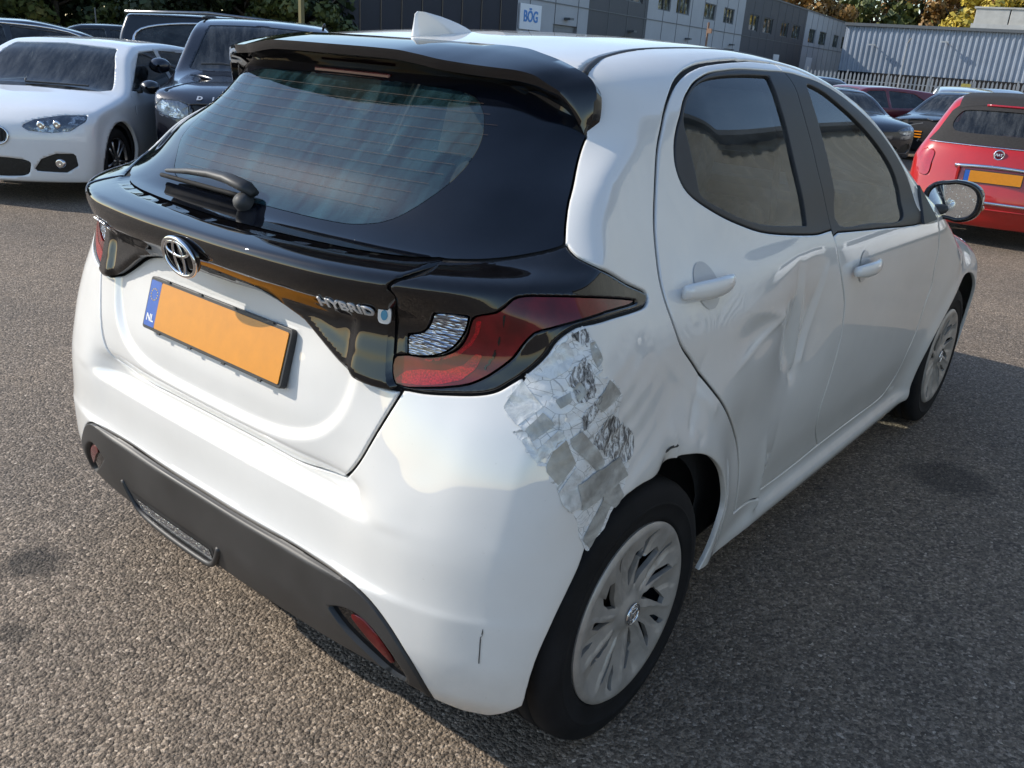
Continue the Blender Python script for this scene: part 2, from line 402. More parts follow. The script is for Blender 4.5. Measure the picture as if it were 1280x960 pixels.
# outlines of panels, glass and lamps on the car body: rear ones as (girth, z), side ones as (y, z), roof ones as (x, y)
BK={"hatchside": [[0.4875, 0.8447], [0.45, 0.7588], [0.422, 0.6913], [0.3936, 0.6387]],
"hatchbot": [[0.3936, 0.6387], [0.2842, 0.6026], [0.183, 0.5929], [0.0557, 0.5935], [0.041, 0.598]],
"panelbot": [[0.0359, 0.9484], [0.085, 0.9491], [0.1791, 0.9513], [0.242, 0.9406], [0.2993, 0.923], [0.3452, 0.891], [0.379, 0.8673], [0.4136, 0.8489], [0.4461, 0.8423], [0.4818, 0.8445]],
"gap": [[0.5335, 1.0823], [0.5219, 1.0739], [0.501, 1.066], [0.4819, 1.059], [0.4696, 1.0487], [0.4669, 1.0382], [0.4748, 1.0199], [0.4717, 0.9806], [0.4706, 0.9102], [0.4734, 0.8611], [0.4863, 0.8484]],
"lampbot": [[0.4872, 0.8489], [0.521, 0.8516], [0.5626, 0.86], [0.5973, 0.8686], [0.6212, 0.8792], [0.6414, 0.8979], [0.6534, 0.9101], [0.6683, 0.9282], [0.6832, 0.9496], [0.6971, 0.9764], [0.7151, 0.9944], [0.7343, 1.0028], [0.7864, 1.0051], [0.8496, 0.9992], [0.8829, 0.9991], [0.8944, 1.0081]],
"lamptop": [[0.8944, 1.0081], [0.8912, 1.0208], [0.8463, 1.0439], [0.8057, 1.0692], [0.7716, 1.0882], [0.7474, 1.1007], [0.7379, 1.1104], [0.7339, 1.1194]],
"glassr": [[0.734, 1.1253], [0.7392, 1.1498], [0.7544, 1.1879], [0.7873, 1.2317], [0.831, 1.2784], [0.8463, 1.2929]],
"glassbot": [[0.7304, 1.118], [0.6982, 1.1073], [0.648, 1.0949], [0.5981, 1.0866], [0.5475, 1.0822], [0.4952, 1.0792], [0.4397, 1.0773], [0.3618, 1.0761], [0.2732, 1.0749], [0.1859, 1.0747]],
"clear": [[0.4929, 0.9471], [0.5075, 0.9518], [0.5188, 0.9588], [0.5256, 0.9698], [0.5304, 0.9853], [0.5331, 1.0015], [0.5558, 1.0044], [0.5795, 1.0054], [0.5779, 0.9858], [0.5729, 0.9664], [0.5627, 0.9462], [0.55, 0.9316], [0.5341, 0.9221], [0.5176, 0.9167], [0.4947, 0.9123]],
"red": [[0.474, 0.9038], [0.5178, 0.9122], [0.5503, 0.9235], [0.5719, 0.9423], [0.5824, 0.9699], [0.5864, 1.0006], [0.5977, 1.0102], [0.6166, 1.0172], [0.6306, 1.0312], [0.6401, 1.0432], [0.6568, 1.0478], [0.6774, 1.0481], [0.7127, 1.0472], [0.7493, 1.0431], [0.7937, 1.0322], [0.8363, 1.0194], [0.8575, 1.0118], [0.8341, 1.0134], [0.7743, 1.0187], [0.7273, 1.0121], [0.688, 0.9992], [0.6665, 0.9893], [0.6526, 0.9664], [0.6407, 0.9406], [0.6186, 0.9136], [0.5973, 0.893], [0.5727, 0.8784], [0.5202, 0.8617], [0.4768, 0.8561]],
"blacktop": [[0.2104, 0.4631], [0.0285, 0.4578], [0.1107, 0.4552], [0.2272, 0.4538], [0.3199, 0.4566], [0.4024, 0.4537], [0.4442, 0.4316], [0.4811, 0.3859], [0.5156, 0.3166], [0.543, 0.2224], [0.5504, 0.0762]],
"reflpocket": [[0.3729, 0.3496], [0.4035, 0.3778], [0.4378, 0.3755], [0.4724, 0.3448], [0.498, 0.2793], [0.5246, 0.1906], [0.4682, 0.0757], [0.4364, 0.2401], [0.3983, 0.2939]],
"refl": [[0.4161, 0.3683], [0.4378, 0.38], [0.4601, 0.3548], [0.4839, 0.3129], [0.4979, 0.2769], [0.4888, 0.2767], [0.4621, 0.3106], [0.4342, 0.3458]],
"seam": [[0.6554, 0.9085], [0.6694, 0.8843], [0.691, 0.8497], [0.7098, 0.8125], [0.7263, 0.7629], [0.7526, 0.6926], [0.7727, 0.6357]],
"lowline": [[0.5878, 0.0168], [0.3043, 0.0538], [0.0706, 0.2032], [0.3467, 0.2663], [0.4769, 0.2679], [0.5406, 0.2349], [0.5597, 0.077], [0.616, 0.0915], [0.6495, 0.1851], [0.6741, 0.2376]],
"lip": [[0.302, 0.3046], [0.302, 0.2618], [0.5958, 0.0237], [0.4939, 0.017], [0.4114, 0.0258], [0.3322, 0.0405], [0.0707, 0.1979], [0.0056, 0.2646], [0.0476, 0.3122]],
"fog": [[0.2833, 0.2363], [0.2355, 0.2396], [0.1724, 0.2391], [0.0983, 0.2447], [0.0378, 0.2464], [0.3219, 0.053], [0.3926, 0.04], [0.464, 0.0331], [0.5324, 0.0321]],
"sillow": [[0.3323, 0.2464], [1.1795, 0.1495], [2.1449, 0.1656]],
"tapeA": [[-0.3706, 0.8546], [-0.342, 0.9044], [-0.3379, 0.8818], [-0.3326, 0.8638], [-0.3567, 0.8391], [-0.3666, 0.8274], [-0.3692, 0.8419]],
"tapeAA": [[-0.3685, 0.8055], [-0.3596, 0.8131], [-0.3543, 0.7908], [-0.3203, 0.8261], [-0.3097, 0.8103], [-0.3581, 0.7671], [-0.3634, 0.7796]],
"tapeAB": [[-0.361, 0.8227], [-0.3347, 0.8547], [-0.3239, 0.8346], [-0.356, 0.8054]],
"tapeB": [[-0.3327, 0.9166], [-0.2887, 0.9759], [-0.28, 0.9654], [-0.278, 0.9465], [-0.2902, 0.9276], [-0.3132, 0.9106]],
"tapeC": [[-0.2753, 0.9858], [-0.2549, 0.9985], [-0.2501, 0.9856], [-0.2528, 0.9647], [-0.2676, 0.9759]],
"tapeD": [[-0.25, 0.9722], [-0.2403, 0.9743], [-0.2303, 0.9413], [-0.2449, 0.9293], [-0.2508, 0.9477]],
"tapeE": [[-0.2905, 0.8943], [-0.2787, 0.9098], [-0.268, 0.8892], [-0.2852, 0.872]],
"tapeF": [[-0.3167, 0.8759], [-0.2946, 0.8901], [-0.2949, 0.8732], [-0.3122, 0.8616]],
"tapeG": [[-0.2445, 0.8799], [-0.2196, 0.9044], [-0.185, 0.8699], [-0.2388, 0.8485], [-0.2553, 0.8613]],
"tapeI": [[-0.3454, 0.765], [-0.3249, 0.8043], [-0.3118, 0.8082], [-0.3077, 0.7899], [-0.2988, 0.7635], [-0.3328, 0.7273], [-0.3472, 0.7509]],
"tapeJ": [[-0.3062, 0.8079], [-0.2849, 0.8205], [-0.2288, 0.7494], [-0.2485, 0.7342], [-0.3034, 0.7931]],
"tapeL": [[-0.3337, 0.7143], [-0.2991, 0.7574], [-0.2862, 0.7107], [-0.2915, 0.6762], [-0.313, 0.6726], [-0.329, 0.6902]],
"tapeK": [[-0.2988, 0.7222], [-0.2456, 0.7393], [-0.1795, 0.7437], [-0.159, 0.7005], [-0.2882, 0.6702]],
"tapeM": [[-0.2333, 0.6897], [-0.1848, 0.692], [-0.1724, 0.6642], [-0.2033, 0.6499], [-0.2327, 0.6733]],
"tapeN": [[-0.284, 0.6184], [-0.2259, 0.6823], [-0.2107, 0.6584], [-0.268, 0.5862], [-0.2872, 0.6094]],
"scr1": [[-0.4377, 0.466], [-0.437, 0.4646], [-0.4406, 0.417], [-0.4409, 0.3583], [-0.4419, 0.3653], [-0.4419, 0.4202]],
"scr2": [[-0.46, 0.459], [-0.4559, 0.4687], [-0.4546, 0.4677], [-0.4589, 0.4565]],
"scr3": [[-0.0343, 0.751], [-0.0217, 0.7473], [-0.0308, 0.7072], [-0.0439, 0.7013], [-0.0433, 0.7273]],
"scr4": [[-0.0088, 0.7022], [0.0373, 0.7036], [0.0438, 0.6982], [-0.0023, 0.6933]],
"scr5": [[0.1065, 0.9427], [0.1218, 0.9372], [0.1107, 0.8337], [0.092, 0.8412]],
"rstrip": [[0.4768, 0.866], [0.4932, 0.8829], [0.5187, 0.8922], [0.5513, 0.8978], [0.5767, 0.9137], [0.596, 0.9406], [0.6023, 0.9355], [0.5943, 0.9114], [0.575, 0.8877], [0.5469, 0.8732], [0.52, 0.8642], [0.4773, 0.8576]],
"rdiv": [[0.6257, 1.0183], [0.629, 1.0186], [0.6268, 0.9812], [0.6204, 0.9393], [0.6066, 0.911], [0.6029, 0.9118], [0.6167, 0.9418], [0.6238, 0.9807]],
"rguide": [[0.5908, 0.9996], [0.5984, 1.0045], [0.5968, 0.9789], [0.5881, 0.9521], [0.5711, 0.93], [0.5453, 0.9142], [0.5181, 0.9051], [0.5179, 0.9096], [0.5451, 0.919], [0.5683, 0.9349], [0.5842, 0.9562], [0.5907, 0.9775]],
"scrape": [[-0.3706, 0.8546], [-0.3582, 0.8767], [-0.3417, 0.9061], [-0.3259, 0.9281], [-0.2889, 0.9738], [-0.268, 0.9949], [-0.2527, 0.9983], [-0.2498, 0.973], [-0.2378, 0.9741], [-0.2303, 0.9413], [-0.2419, 0.9126], [-0.2196, 0.9044], [-0.1808, 0.8679], [-0.1905, 0.8325], [-0.1916, 0.7983], [-0.1564, 0.7311], [-0.1565, 0.7007], [-0.1779, 0.6722], [-0.2048, 0.6494], [-0.2682, 0.5878], [-0.2901, 0.6112], [-0.313, 0.6726], [-0.3337, 0.7143], [-0.347, 0.7518], [-0.3581, 0.7671], [-0.3685, 0.8055], [-0.3672, 0.8253]],
"scuffC": [[-0.274, 0.9402], [-0.2599, 0.944], [-0.258, 0.9143], [-0.2564, 0.8838], [-0.28, 0.8683], [-0.2914, 0.9069]],
"scuffD": [[-0.2506, 0.8047], [-0.1753, 0.8084], [-0.1328, 0.7698], [-0.1475, 0.7283], [-0.2011, 0.7457], [-0.2425, 0.7783]],
"scuffA": [[-0.259, 0.8017], [-0.245, 0.8178], [-0.2187, 0.8377], [-0.1943, 0.8238], [-0.1916, 0.7983], [-0.2055, 0.7775], [-0.2354, 0.7763], [-0.2527, 0.7858]],
"scuffB": [[-0.2831, 0.842], [-0.2581, 0.8707], [-0.2442, 0.8821], [-0.2496, 0.856], [-0.2711, 0.8271], [-0.2806, 0.8191]],
"dentpts": [[0.7632, 0.6654], [0.6012, 1.0518], [0.7946, 1.0214], [0.5596, 0.928], [0.384, 1.0261], [0.9111, 0.75], [0.7096, 0.277], [0.632, 0.5243], [0.0994, 0.8189], [0.066, 0.9551], [0.2539, 0.7034], [-0.0349, 0.7429], [0.0073, 0.8069], [-0.123, 0.8108], [0.1972, 0.8672], [0.2942, 0.9184]],
"door": [[0.9216, 1.4605], [0.7811, 1.4584], [0.6308, 1.4519], [0.5249, 1.442], [0.4473, 1.4318], [0.3819, 1.419], [0.3192, 1.3988], [0.2729, 1.3729], [0.2343, 1.3414], [0.2048, 1.3104], [0.1761, 1.2801], [0.1535, 1.2501], [0.1145, 1.1912], [0.0791, 1.1336], [0.0556, 1.0762], [0.0392, 1.0204], [0.0428, 0.9663], [0.0666, 0.9083], [0.1142, 0.8602], [0.189, 0.7864], [0.2841, 0.6998], [0.3991, 0.5931], [0.4517, 0.5167], [0.4773, 0.4678], [0.5507, 0.3168]],
"doorbot": [[0.5507, 0.3168], [0.8848, 0.2835], [1.2298, 0.2896], [1.5167, 0.2876], [1.8528, 0.2821], [1.9195, 0.3128]],
"split": [[1.0605, 1.4544], [0.946, 1.3333], [0.9431, 1.2533], [0.934, 1.1834], [0.9331, 1.0757], [0.9209, 1.0173], [0.9513, 0.9372], [1.0121, 0.85], [1.0357, 0.81], [1.0673, 0.7123], [1.0678, 0.5882], [1.0658, 0.4805], [1.1134, 0.394], [1.2298, 0.2896]],
"fdoor": [[1.9756, 0.794], [2.009, 0.7274], [2.0007, 0.6818], [1.991, 0.6392], [1.9941, 0.5481], [1.9702, 0.4534], [1.9677, 0.3669], [1.9195, 0.3128]],
"fdoortop": [[1.0605, 1.4544], [1.1444, 1.4315], [1.2507, 1.4055], [1.3863, 1.3688], [1.4683, 1.328], [1.7946, 1.1208], [1.7899, 1.0764], [1.7773, 1.0071]],
"wrear": [[0.4343, 1.4103], [0.5088, 1.4235], [0.5905, 1.4304], [0.7001, 1.4364], [0.874, 1.4337], [0.9579, 1.4311], [0.9027, 1.3621], [0.8957, 1.2291], [0.9045, 1.1238], [0.9038, 1.0375], [0.7893, 1.0455], [0.5323, 1.0757], [0.3913, 1.1091], [0.2939, 1.1449], [0.2251, 1.185], [0.2107, 1.2268], [0.2245, 1.2673], [0.2508, 1.3021], [0.2819, 1.3316], [0.3222, 1.3676], [0.3792, 1.3954]],
"grear": [[0.4212, 1.4021], [0.5145, 1.4155], [0.6691, 1.4232], [0.8297, 1.4238], [0.8159, 1.3977], [0.8073, 1.2977], [0.7946, 1.2046], [0.7866, 1.1035], [0.7727, 1.067], [0.5441, 1.0912], [0.4186, 1.1175], [0.3368, 1.1449], [0.2729, 1.1734], [0.2748, 1.2122], [0.2842, 1.2778], [0.2874, 1.3167], [0.3118, 1.3496], [0.3561, 1.3801]],
"wfront": [[0.979, 1.4287], [1.0859, 1.4268], [1.1839, 1.4131], [1.3223, 1.374], [1.4623, 1.3143], [1.5766, 1.2501], [1.658, 1.1743], [1.7097, 1.0917], [1.7109, 1.0357], [1.715, 0.9864], [1.2898, 1.0115], [0.9596, 1.032], [0.9156, 1.0363], [0.9148, 1.123], [0.9059, 1.2287], [0.9195, 1.3695]],
"gfront": [[1.0514, 1.4025], [1.1372, 1.3942], [1.2343, 1.3581], [1.3599, 1.3032], [1.471, 1.2402], [1.5465, 1.1751], [1.5746, 1.1192], [1.5729, 1.0736], [1.506, 1.0145], [1.2322, 1.0317], [0.9907, 1.0485], [1.0202, 1.1308], [1.0328, 1.2234], [1.0366, 1.3238]],
"arch": [[-0.3693, 0.2344], [-0.3717, 0.3362], [-0.354, 0.42], [-0.3242, 0.4962], [-0.2918, 0.5592], [-0.2693, 0.6016], [-0.2043, 0.6443], [-0.1305, 0.6619], [-0.0313, 0.6569], [0.0449, 0.6665], [0.0897, 0.6612], [0.1359, 0.648], [0.1842, 0.626], [0.2383, 0.5908], [0.2949, 0.5439], [0.3383, 0.4934], [0.3844, 0.4206], [0.3792, 0.3714], [0.3628, 0.2954], [0.3355, 0.2399]],
"archf": [[2.5254, 0.6812], [2.2797, 0.6595], [2.231, 0.6058], [2.1742, 0.5547], [2.1406, 0.5064], [2.1336, 0.4286], [2.1417, 0.2951]],
"sillfront": [[2.138, 0.2919], [2.0777, 0.2911], [1.9848, 0.3024]],
"ditch": [[0.5271, 0.1106], [0.4932, 0.232], [0.4515, 0.3922], [0.3949, 0.5928]]}
# ---------------- shared materials ----------------
WHITE=mat('pearl_white_paint',(.72,.715,.70),.5,0,1,.006,spec=.2)
for _m in (WHITE,): _m.node_tree.nodes['Principled BSDF'].inputs['Coat IOR'].default_value=1.9
def _w():
    n,l,b=nodes(WHITE); t=nz(n,l,2.3,5,.6); r=ramp(n,l,t.outputs[0],[(.35,(.715,.70,.67)),(.65,(.77,.757,.728))])
    t2=nz(n,l,160,3,.6); d=ramp(n,l,t2.outputs[0],[(.69,(1,1,1)),(.75,(.8,.78,.74))])
    m=n.new('ShaderNodeMix'); m.data_type='RGBA'; m.blend_type='MULTIPLY'; m.inputs[0].default_value=.5
    l.new(r.outputs[0],m.inputs[6]); l.new(d.outputs[0],m.inputs[7])
    # road grime low on the panels
    g=n.get('TC'); sx=n.new('ShaderNodeSeparateXYZ'); l.new(g.outputs['Object'],sx.inputs[0])
    mr=n.new('ShaderNodeMapRange'); mr.inputs['From Min'].default_value=.45; mr.inputs['From Max'].default_value=.15; l.new(sx.outputs[2],mr.inputs[0])
    t3=nz(n,l,14,6,.7); mu=n.new('ShaderNodeMath'); mu.operation='MULTIPLY'; l.new(mr.outputs[0],mu.inputs[0]); l.new(t3.outputs[0],mu.inputs[1])
    mu2=n.new('ShaderNodeMath'); mu2.operation='MULTIPLY'; mu2.inputs[1].default_value=.55; l.new(mu.outputs[0],mu2.inputs[0])
    l.new(mixc(n,l,mu2.outputs[0],m.outputs[2],(.36,.33,.29)),b.inputs['Base Color'])
    q=n.new('ShaderNodeMapRange'); q.inputs['To Min'].default_value=.0; q.inputs['To Max'].default_value=.035; l.new(t3.outputs[0],q.inputs[0]); l.new(q.outputs[0],b.inputs['Coat Roughness'])
_w()
BLACKG=mat('gloss_black_trim',(.004,.004,.005),.4,0,1,.006,spec=0); noisy(BLACKG,30,.8,1.6); BLACKG.node_tree.nodes['Principled BSDF'].inputs['Coat IOR'].default_value=1.6
BLACKM=mat('matt_black_plastic',(.028,.028,.029),.55); noisy(BLACKM,9,.75,1.5,bumps=(900,.25,.0004),rlo=.45,rhi=.62)
PLAST=mat('grained_grey_plastic',(.034,.032,.031),.5); noisy(PLAST,5,.75,1.35,bumps=(1400,.3,.0003),rlo=.4,rhi=.6)
DARK=mat('dark_void',(.008,.008,.009),.9); noisy(DARK,20,.6,1.4)
RUBBER=mat('tyre_rubber',(.009,.009,.010),.8,spec=.2); noisy(RUBBER,12,.7,1.7,bumps=(220,.3,.0008),rlo=.65,rhi=.85)
HUB=mat('silver_hubcap_plastic',(.40,.375,.345),.38,.35); noisy(HUB,25,.82,1.1,rlo=.3,rhi=.5)
CHROME=mat('chrome',(.75,.76,.78),.08,1); noisy(CHROME,60,.9,1.05)
RED=mat('red_lamp_lens',(.2,.002,.004),.35,0,1,.01,spec=.1); 
def _red():
    n,l,b=nodes(RED); t=nz(n,l,260,0,.5,'ShaderNodeTexVoronoi'); pass
    r=ramp(n,l,nz(n,l,18,3).outputs[0],[(.35,(.075,.001,.003)),(.7,(.17,.002,.006))]); l.new(r.outputs[0],b.inputs['Base Color']); b.inputs['Coat Weight'].default_value=1
    b.inputs['Subsurface Weight'].default_value=.0
_red()
REDB=mat('bright_red_reflector',(.36,.004,.010),.25,0,1,.01,spec=.1); noisy(REDB,300,.55,1.4,detail=1)
CLEAR=mat('clear_faceted_lens',(.62,.66,.72),.12,.85,1,.01)
def _clr():
    n,l,b=nodes(CLEAR); mp=n.new('ShaderNodeMapping'); mp.inputs['Scale'].default_value=(60,60,190); mp.inputs['Rotation'].default_value=(0,.6,.3); g=n.new('ShaderNodeTexCoord'); l.new(g.outputs['Object'],mp.inputs[0])
    t=nz(n,l,1,0,.5,'ShaderNodeTexVoronoi',vec=mp.outputs[0]); bump(n,l,b,t.outputs[0],.9,.006)
    r=ramp(n,l,t.outputs[0],[(.1,(.85,.9,.95)),(.6,(.25,.3,.38))]); l.new(r.outputs[0],b.inputs['Base Color'])
_clr()
def glassmat(name,tint,alpha,rough=.0,film=.05,fc=(.55,.58,.60)):
    m=bpy.data.materials.new(name); m.use_nodes=True; n=m.node_tree.nodes; l=m.node_tree.links; n.clear()
    o=n.new('ShaderNodeOutputMaterial'); mx=n.new('ShaderNodeMixShader'); tr=n.new('ShaderNodeBsdfTransparent'); tr.inputs[0].default_value=(*tint,1)
    gl=n.new('ShaderNodeBsdfGlossy'); gl.inputs['Roughness'].default_value=rough; fr=n.new('ShaderNodeFresnel'); fr.inputs[0].default_value=alpha
    gc=n.new('ShaderNodeTexCoord'); ns=n.new('ShaderNodeTexNoise'); ns.inputs['Scale'].default_value=3; ns.inputs['Detail'].default_value=0; l.new(gc.outputs['Object'],ns.inputs['Vector']); bp=n.new('ShaderNodeBump'); bp.inputs['Strength'].default_value=.002; bp.inputs['Distance'].default_value=.005; l.new(ns.outputs[0],bp.inputs['Height'])
    l.new(bp.outputs[0],gl.inputs['Normal'])
    # faint film of dust and dried drops, tinted as sky reflection on the rear glass
    df=n.new('ShaderNodeBsdfDiffuse'); df.inputs[0].default_value=(*fc,1); mp=n.new('ShaderNodeMapping'); mp.inputs['Scale'].default_value=(4,.8,.8); l.new(gc.outputs['Object'],mp.inputs[0])
    nd=n.new('ShaderNodeTexNoise'); nd.inputs['Scale'].default_value=4; nd.inputs['Detail'].default_value=8; nd.inputs['Roughness'].default_value=.7; l.new(mp.outputs[0],nd.inputs['Vector'])
    rp=n.new('ShaderNodeValToRGB'); rp.color_ramp.elements[0].position=.42; rp.color_ramp.elements[0].color=(.012,.012,.012,1); rp.color_ramp.elements[1].position=.8; rp.color_ramp.elements[1].color=(.14,.14,.14,1); l.new(nd.outputs[0],rp.inputs[0])
    m2=n.new('ShaderNodeMixShader'); l.new(fr.outputs[0],mx.inputs[0]); l.new(tr.outputs[0],mx.inputs[1]); l.new(gl.outputs[0],mx.inputs[2])
    l.new(rp.outputs[0],m2.inputs[0]); l.new(mx.outputs[0],m2.inputs[1]); l.new(df.outputs[0],m2.inputs[2]); l.new(m2.outputs[0],o.inputs[0]); m.diffuse_color=(*tint,.5); MAT[name]=m
    return m
GLASS=glassmat('side_window_glass',(.62,.70,.66),1.65,film=.015)
PRIV=glassmat('tinted_rear_glass',(.40,.45,.45),1.9,film=.055,fc=(.20,.50,.60))  # teal film colour paints the sky's reflection into the dust
FRIT=mat('black_glass_border',(.003,.004,.007),.03,0,0,.01,spec=.5); noisy(FRIT,12,.8,1.3)
MIRG=mat('mirror_glass',(.85,.87,.88),.01,1)
def _mg():
    n,l,b=nodes(MIRG); t=nz(n,l,120,2); r=ramp(n,l,t.outputs[0],[(.6,(.02,.02,.02)),(.68,(.35,.35,.35))]); l.new(r.outputs[0],b.inputs['Roughness'])
_mg()
TAPE=mat('silver_duct_tape',(.40,.40,.38),.42,.25)
def _tp():
    n,l,b=nodes(TAPE); t=nz(n,l,22,6,.7,dist=.6); r=ramp(n,l,t.outputs[0],[(.3,(.26,.255,.24)),(.7,(.56,.56,.53))]); l.new(r.outputs[0],b.inputs['Base Color'])
    k=bump(n,l,b,nz(n,l,26,6,.65,dist=1.5).outputs[0],.45,.003); bump(n,l,b,nz(n,l,900,1).outputs[0],.2,.0004,k)
_tp()
TAPEC=mat('translucent_tape',(.62,.64,.63),.2,.05,.6,.1); 
def _tc():
    n,l,b=nodes(TAPEC); t=nz(n,l,30,6,.7,dist=1); r=ramp(n,l,t.outputs[0],[(.3,(.42,.43,.42)),(.62,(.74,.75,.74))]); l.new(r.outputs[0],b.inputs['Base Color'])
    bump(n,l,b,nz(n,l,40,6,.65,dist=2).outputs[0],.4,.003)
_tc()
TAPEB=mat('beige_masking_patch',(.45,.42,.36),.6); noisy(TAPEB,40,.75,1.15,bumps=(60,.6,.002))
SCUFF=mat('scraped_paint',(.3,.3,.29),.6)
def _sc():
    n,l,b=nodes(SCUFF); mp=n.new('ShaderNodeMapping'); mp.inputs['Scale'].default_value=(1,60,22); mp.inputs['Rotation'].default_value=(.6,0,0); g=n.new('ShaderNodeTexCoord'); l.new(g.outputs['Object'],mp.inputs[0])
    t=nz(n,l,1.6,8,.75,vec=mp.outputs[0],dist=1.2); r=ramp(n,l,t.outputs[0],[(.40,(.03,.03,.03)),(.5,(.3,.29,.28)),(.56,(.74,.75,.75))]); l.new(r.outputs[0],b.inputs['Base Color']); bump(n,l,b,t.outputs[0],.6,.002)
_sc()
PEEL=mat('peeling_pearl_paint',(.6,.6,.6),.4,0,.5,.1)
def _pl():
    n,l,b=nodes(PEEL); mp=n.new('ShaderNodeMapping'); mp.inputs['Scale'].default_value=(20,30,38); mp.inputs['Rotation'].default_value=(.5,0,0); g=n.new('ShaderNodeTexCoord'); l.new(g.outputs['Object'],mp.inputs[0])
    t=nz(n,l,1.1,9,.7,vec=mp.outputs[0],dist=.9); v=nz(n,l,1.3,0,.5,'ShaderNodeTexVoronoi',vec=mp.outputs[0]); v.feature='DISTANCE_TO_EDGE'
    r=ramp(n,l,t.outputs[0],[(.30,(.10,.095,.09)),(.36,(.50,.495,.48)),(.43,(.74,.74,.73)),(.56,(.76,.76,.75)),(.62,(.55,.55,.54)),(.70,(.78,.78,.77))]); e=ramp(n,l,v.outputs[0],[(.0,(.30,.30,.29)),(.035,(1,1,1))])
    mx=n.new('ShaderNodeMix'); mx.data_type='RGBA'; mx.blend_type='MULTIPLY'; mx.inputs[0].default_value=.8; l.new(r.outputs[0],mx.inputs[6]); l.new(e.outputs[0],mx.inputs[7]); l.new(mx.outputs[2],b.inputs['Base Color'])
    bump(n,l,b,t.outputs[0],.35,.002)
_pl()
PLATE=mat('yellow_plate',(.60,.22,.004),.4,0,.2,.1); noisy(PLATE,30,.93,1.05)
BLUE=mat('blue_plate_band',(.02,.10,.42),.35); noisy(BLUE,60,.9,1.1)
WHITEP=mat('white_print',(.8,.8,.78),.4); noisy(WHITEP,50,.9,1.1)
SEAT=mat('dark_seat_cloth',(.07,.07,.072),.9); noisy(SEAT,40,.7,1.4,bumps=(400,.4,.001))
HEADL=mat('pale_headliner',(.42,.41,.38),.9); noisy(HEADL,30,.9,1.1)
# ---------------- ground ----------------
ASPH=mat('asphalt',(.05,.048,.046),.85)
def _as():
    n,l,b=nodes(ASPH)
    wv=n.new('ShaderNodeTexCoord'); ds=nz(n,l,55,3,.6); sc=n.new('ShaderNodeVectorMath'); sc.operation='SCALE'; sc.inputs['Scale'].default_value=.006; l.new(ds.outputs['Color'],sc.inputs[0]); ad=n.new('ShaderNodeVectorMath'); l.new(wv.outputs['Object'],ad.inputs[0]); l.new(sc.outputs[0],ad.inputs[1])
    v=nz(n,l,118,0,.5,'ShaderNodeTexVoronoi',vec=ad.outputs[0]); v2=nz(n,l,280,0,.5,'ShaderNodeTexVoronoi',vec=ad.outputs[0])
    # individual chippings of different stone
    r=ramp(n,l,v.outputs['Color'],[(0,(.060,.050,.042)),(.35,(.125,.106,.088)),(.7,(.21,.18,.15)),(.9,(.32,.282,.245)),(1,(.60,.55,.49))])
    r3=ramp(n,l,v2.outputs['Color'],[(.0,(.55,.53,.5)),(.6,(1.05,1.0,.95)),(1,(1.6,1.5,1.4))])
    big=nz(n,l,.55,6,.6); r2=ramp(n,l,big.outputs[0],[(.35,(.82,.80,.78)),(.65,(1.22,1.16,1.08))])
    mid=nz(n,l,5.5,5,.65); r4=ramp(n,l,mid.outputs[0],[(.27,(.45,.45,.46)),(.36,(1,1,1)),(.8,(1.12,1.1,1.06))])
    def mul(a_,b_,f=1):
        mx=n.new('ShaderNodeMix'); mx.data_type='RGBA'; mx.blend_type='MULTIPLY'; mx.inputs[0].default_value=f; l.new(a_,mx.inputs[6]); l.new(b_,mx.inputs[7]); return mx.outputs[2]
    c=mul(mul(mul(r.outputs[0],r3.outputs[0]),r2.outputs[0]),r4.outputs[0])
    # oil stains at their own places
    geo=n.new('ShaderNodeTexCoord'); wob=nz(n,l,9,3,.6)
    for (x,y,rad,dk) in ((-.68,-.66,.085,.35),(1.09,2.0,.16,.45),(1.45,2.9,.2,.6),(-.4,-.83,.05,.5),(-2.2,.4,.12,.6)):
        d=n.new('ShaderNodeVectorMath'); d.operation='DISTANCE'; d.inputs[1].default_value=(x,y,0); l.new(geo.outputs['Object'],d.inputs[0])
        q=n.new('ShaderNodeMath'); q.operation='MULTIPLY_ADD'; q.inputs[1].default_value=.12; l.new(wob.outputs[0],q.inputs[0]); l.new(d.outputs['Value'],q.inputs[2])
        k=n.new('ShaderNodeMapRange'); k.inputs['From Min'].default_value=rad*.7+.06; k.inputs['From Max'].default_value=rad*1.25+.06; k.inputs['To Min'].default_value=dk; k.inputs['To Max'].default_value=1; l.new(q.outputs[0],k.inputs[0]); c=mul(c,k.outputs[0])
    l.new(c,b.inputs['Base Color'])
    k=bump(n,l,b,v.outputs['Distance'],1.0,.0048); k.invert=True
    k2=bump(n,l,b,v2.outputs['Distance'],.7,.0025,k); k2.invert=True
    bump(n,l,b,mid.outputs[0],.5,.012,k2)
_as()
s=MB(); s.grid([[(x,y,0) for y in (-60,-8,0,8,40,160,900)] for x in (-900,-160,-40,-8,0,8,40,160,900)][::1]); g=s.build('asphalt_ground',ASPH); tag(g,kind='structure',label='coarse grey-brown asphalt yard')
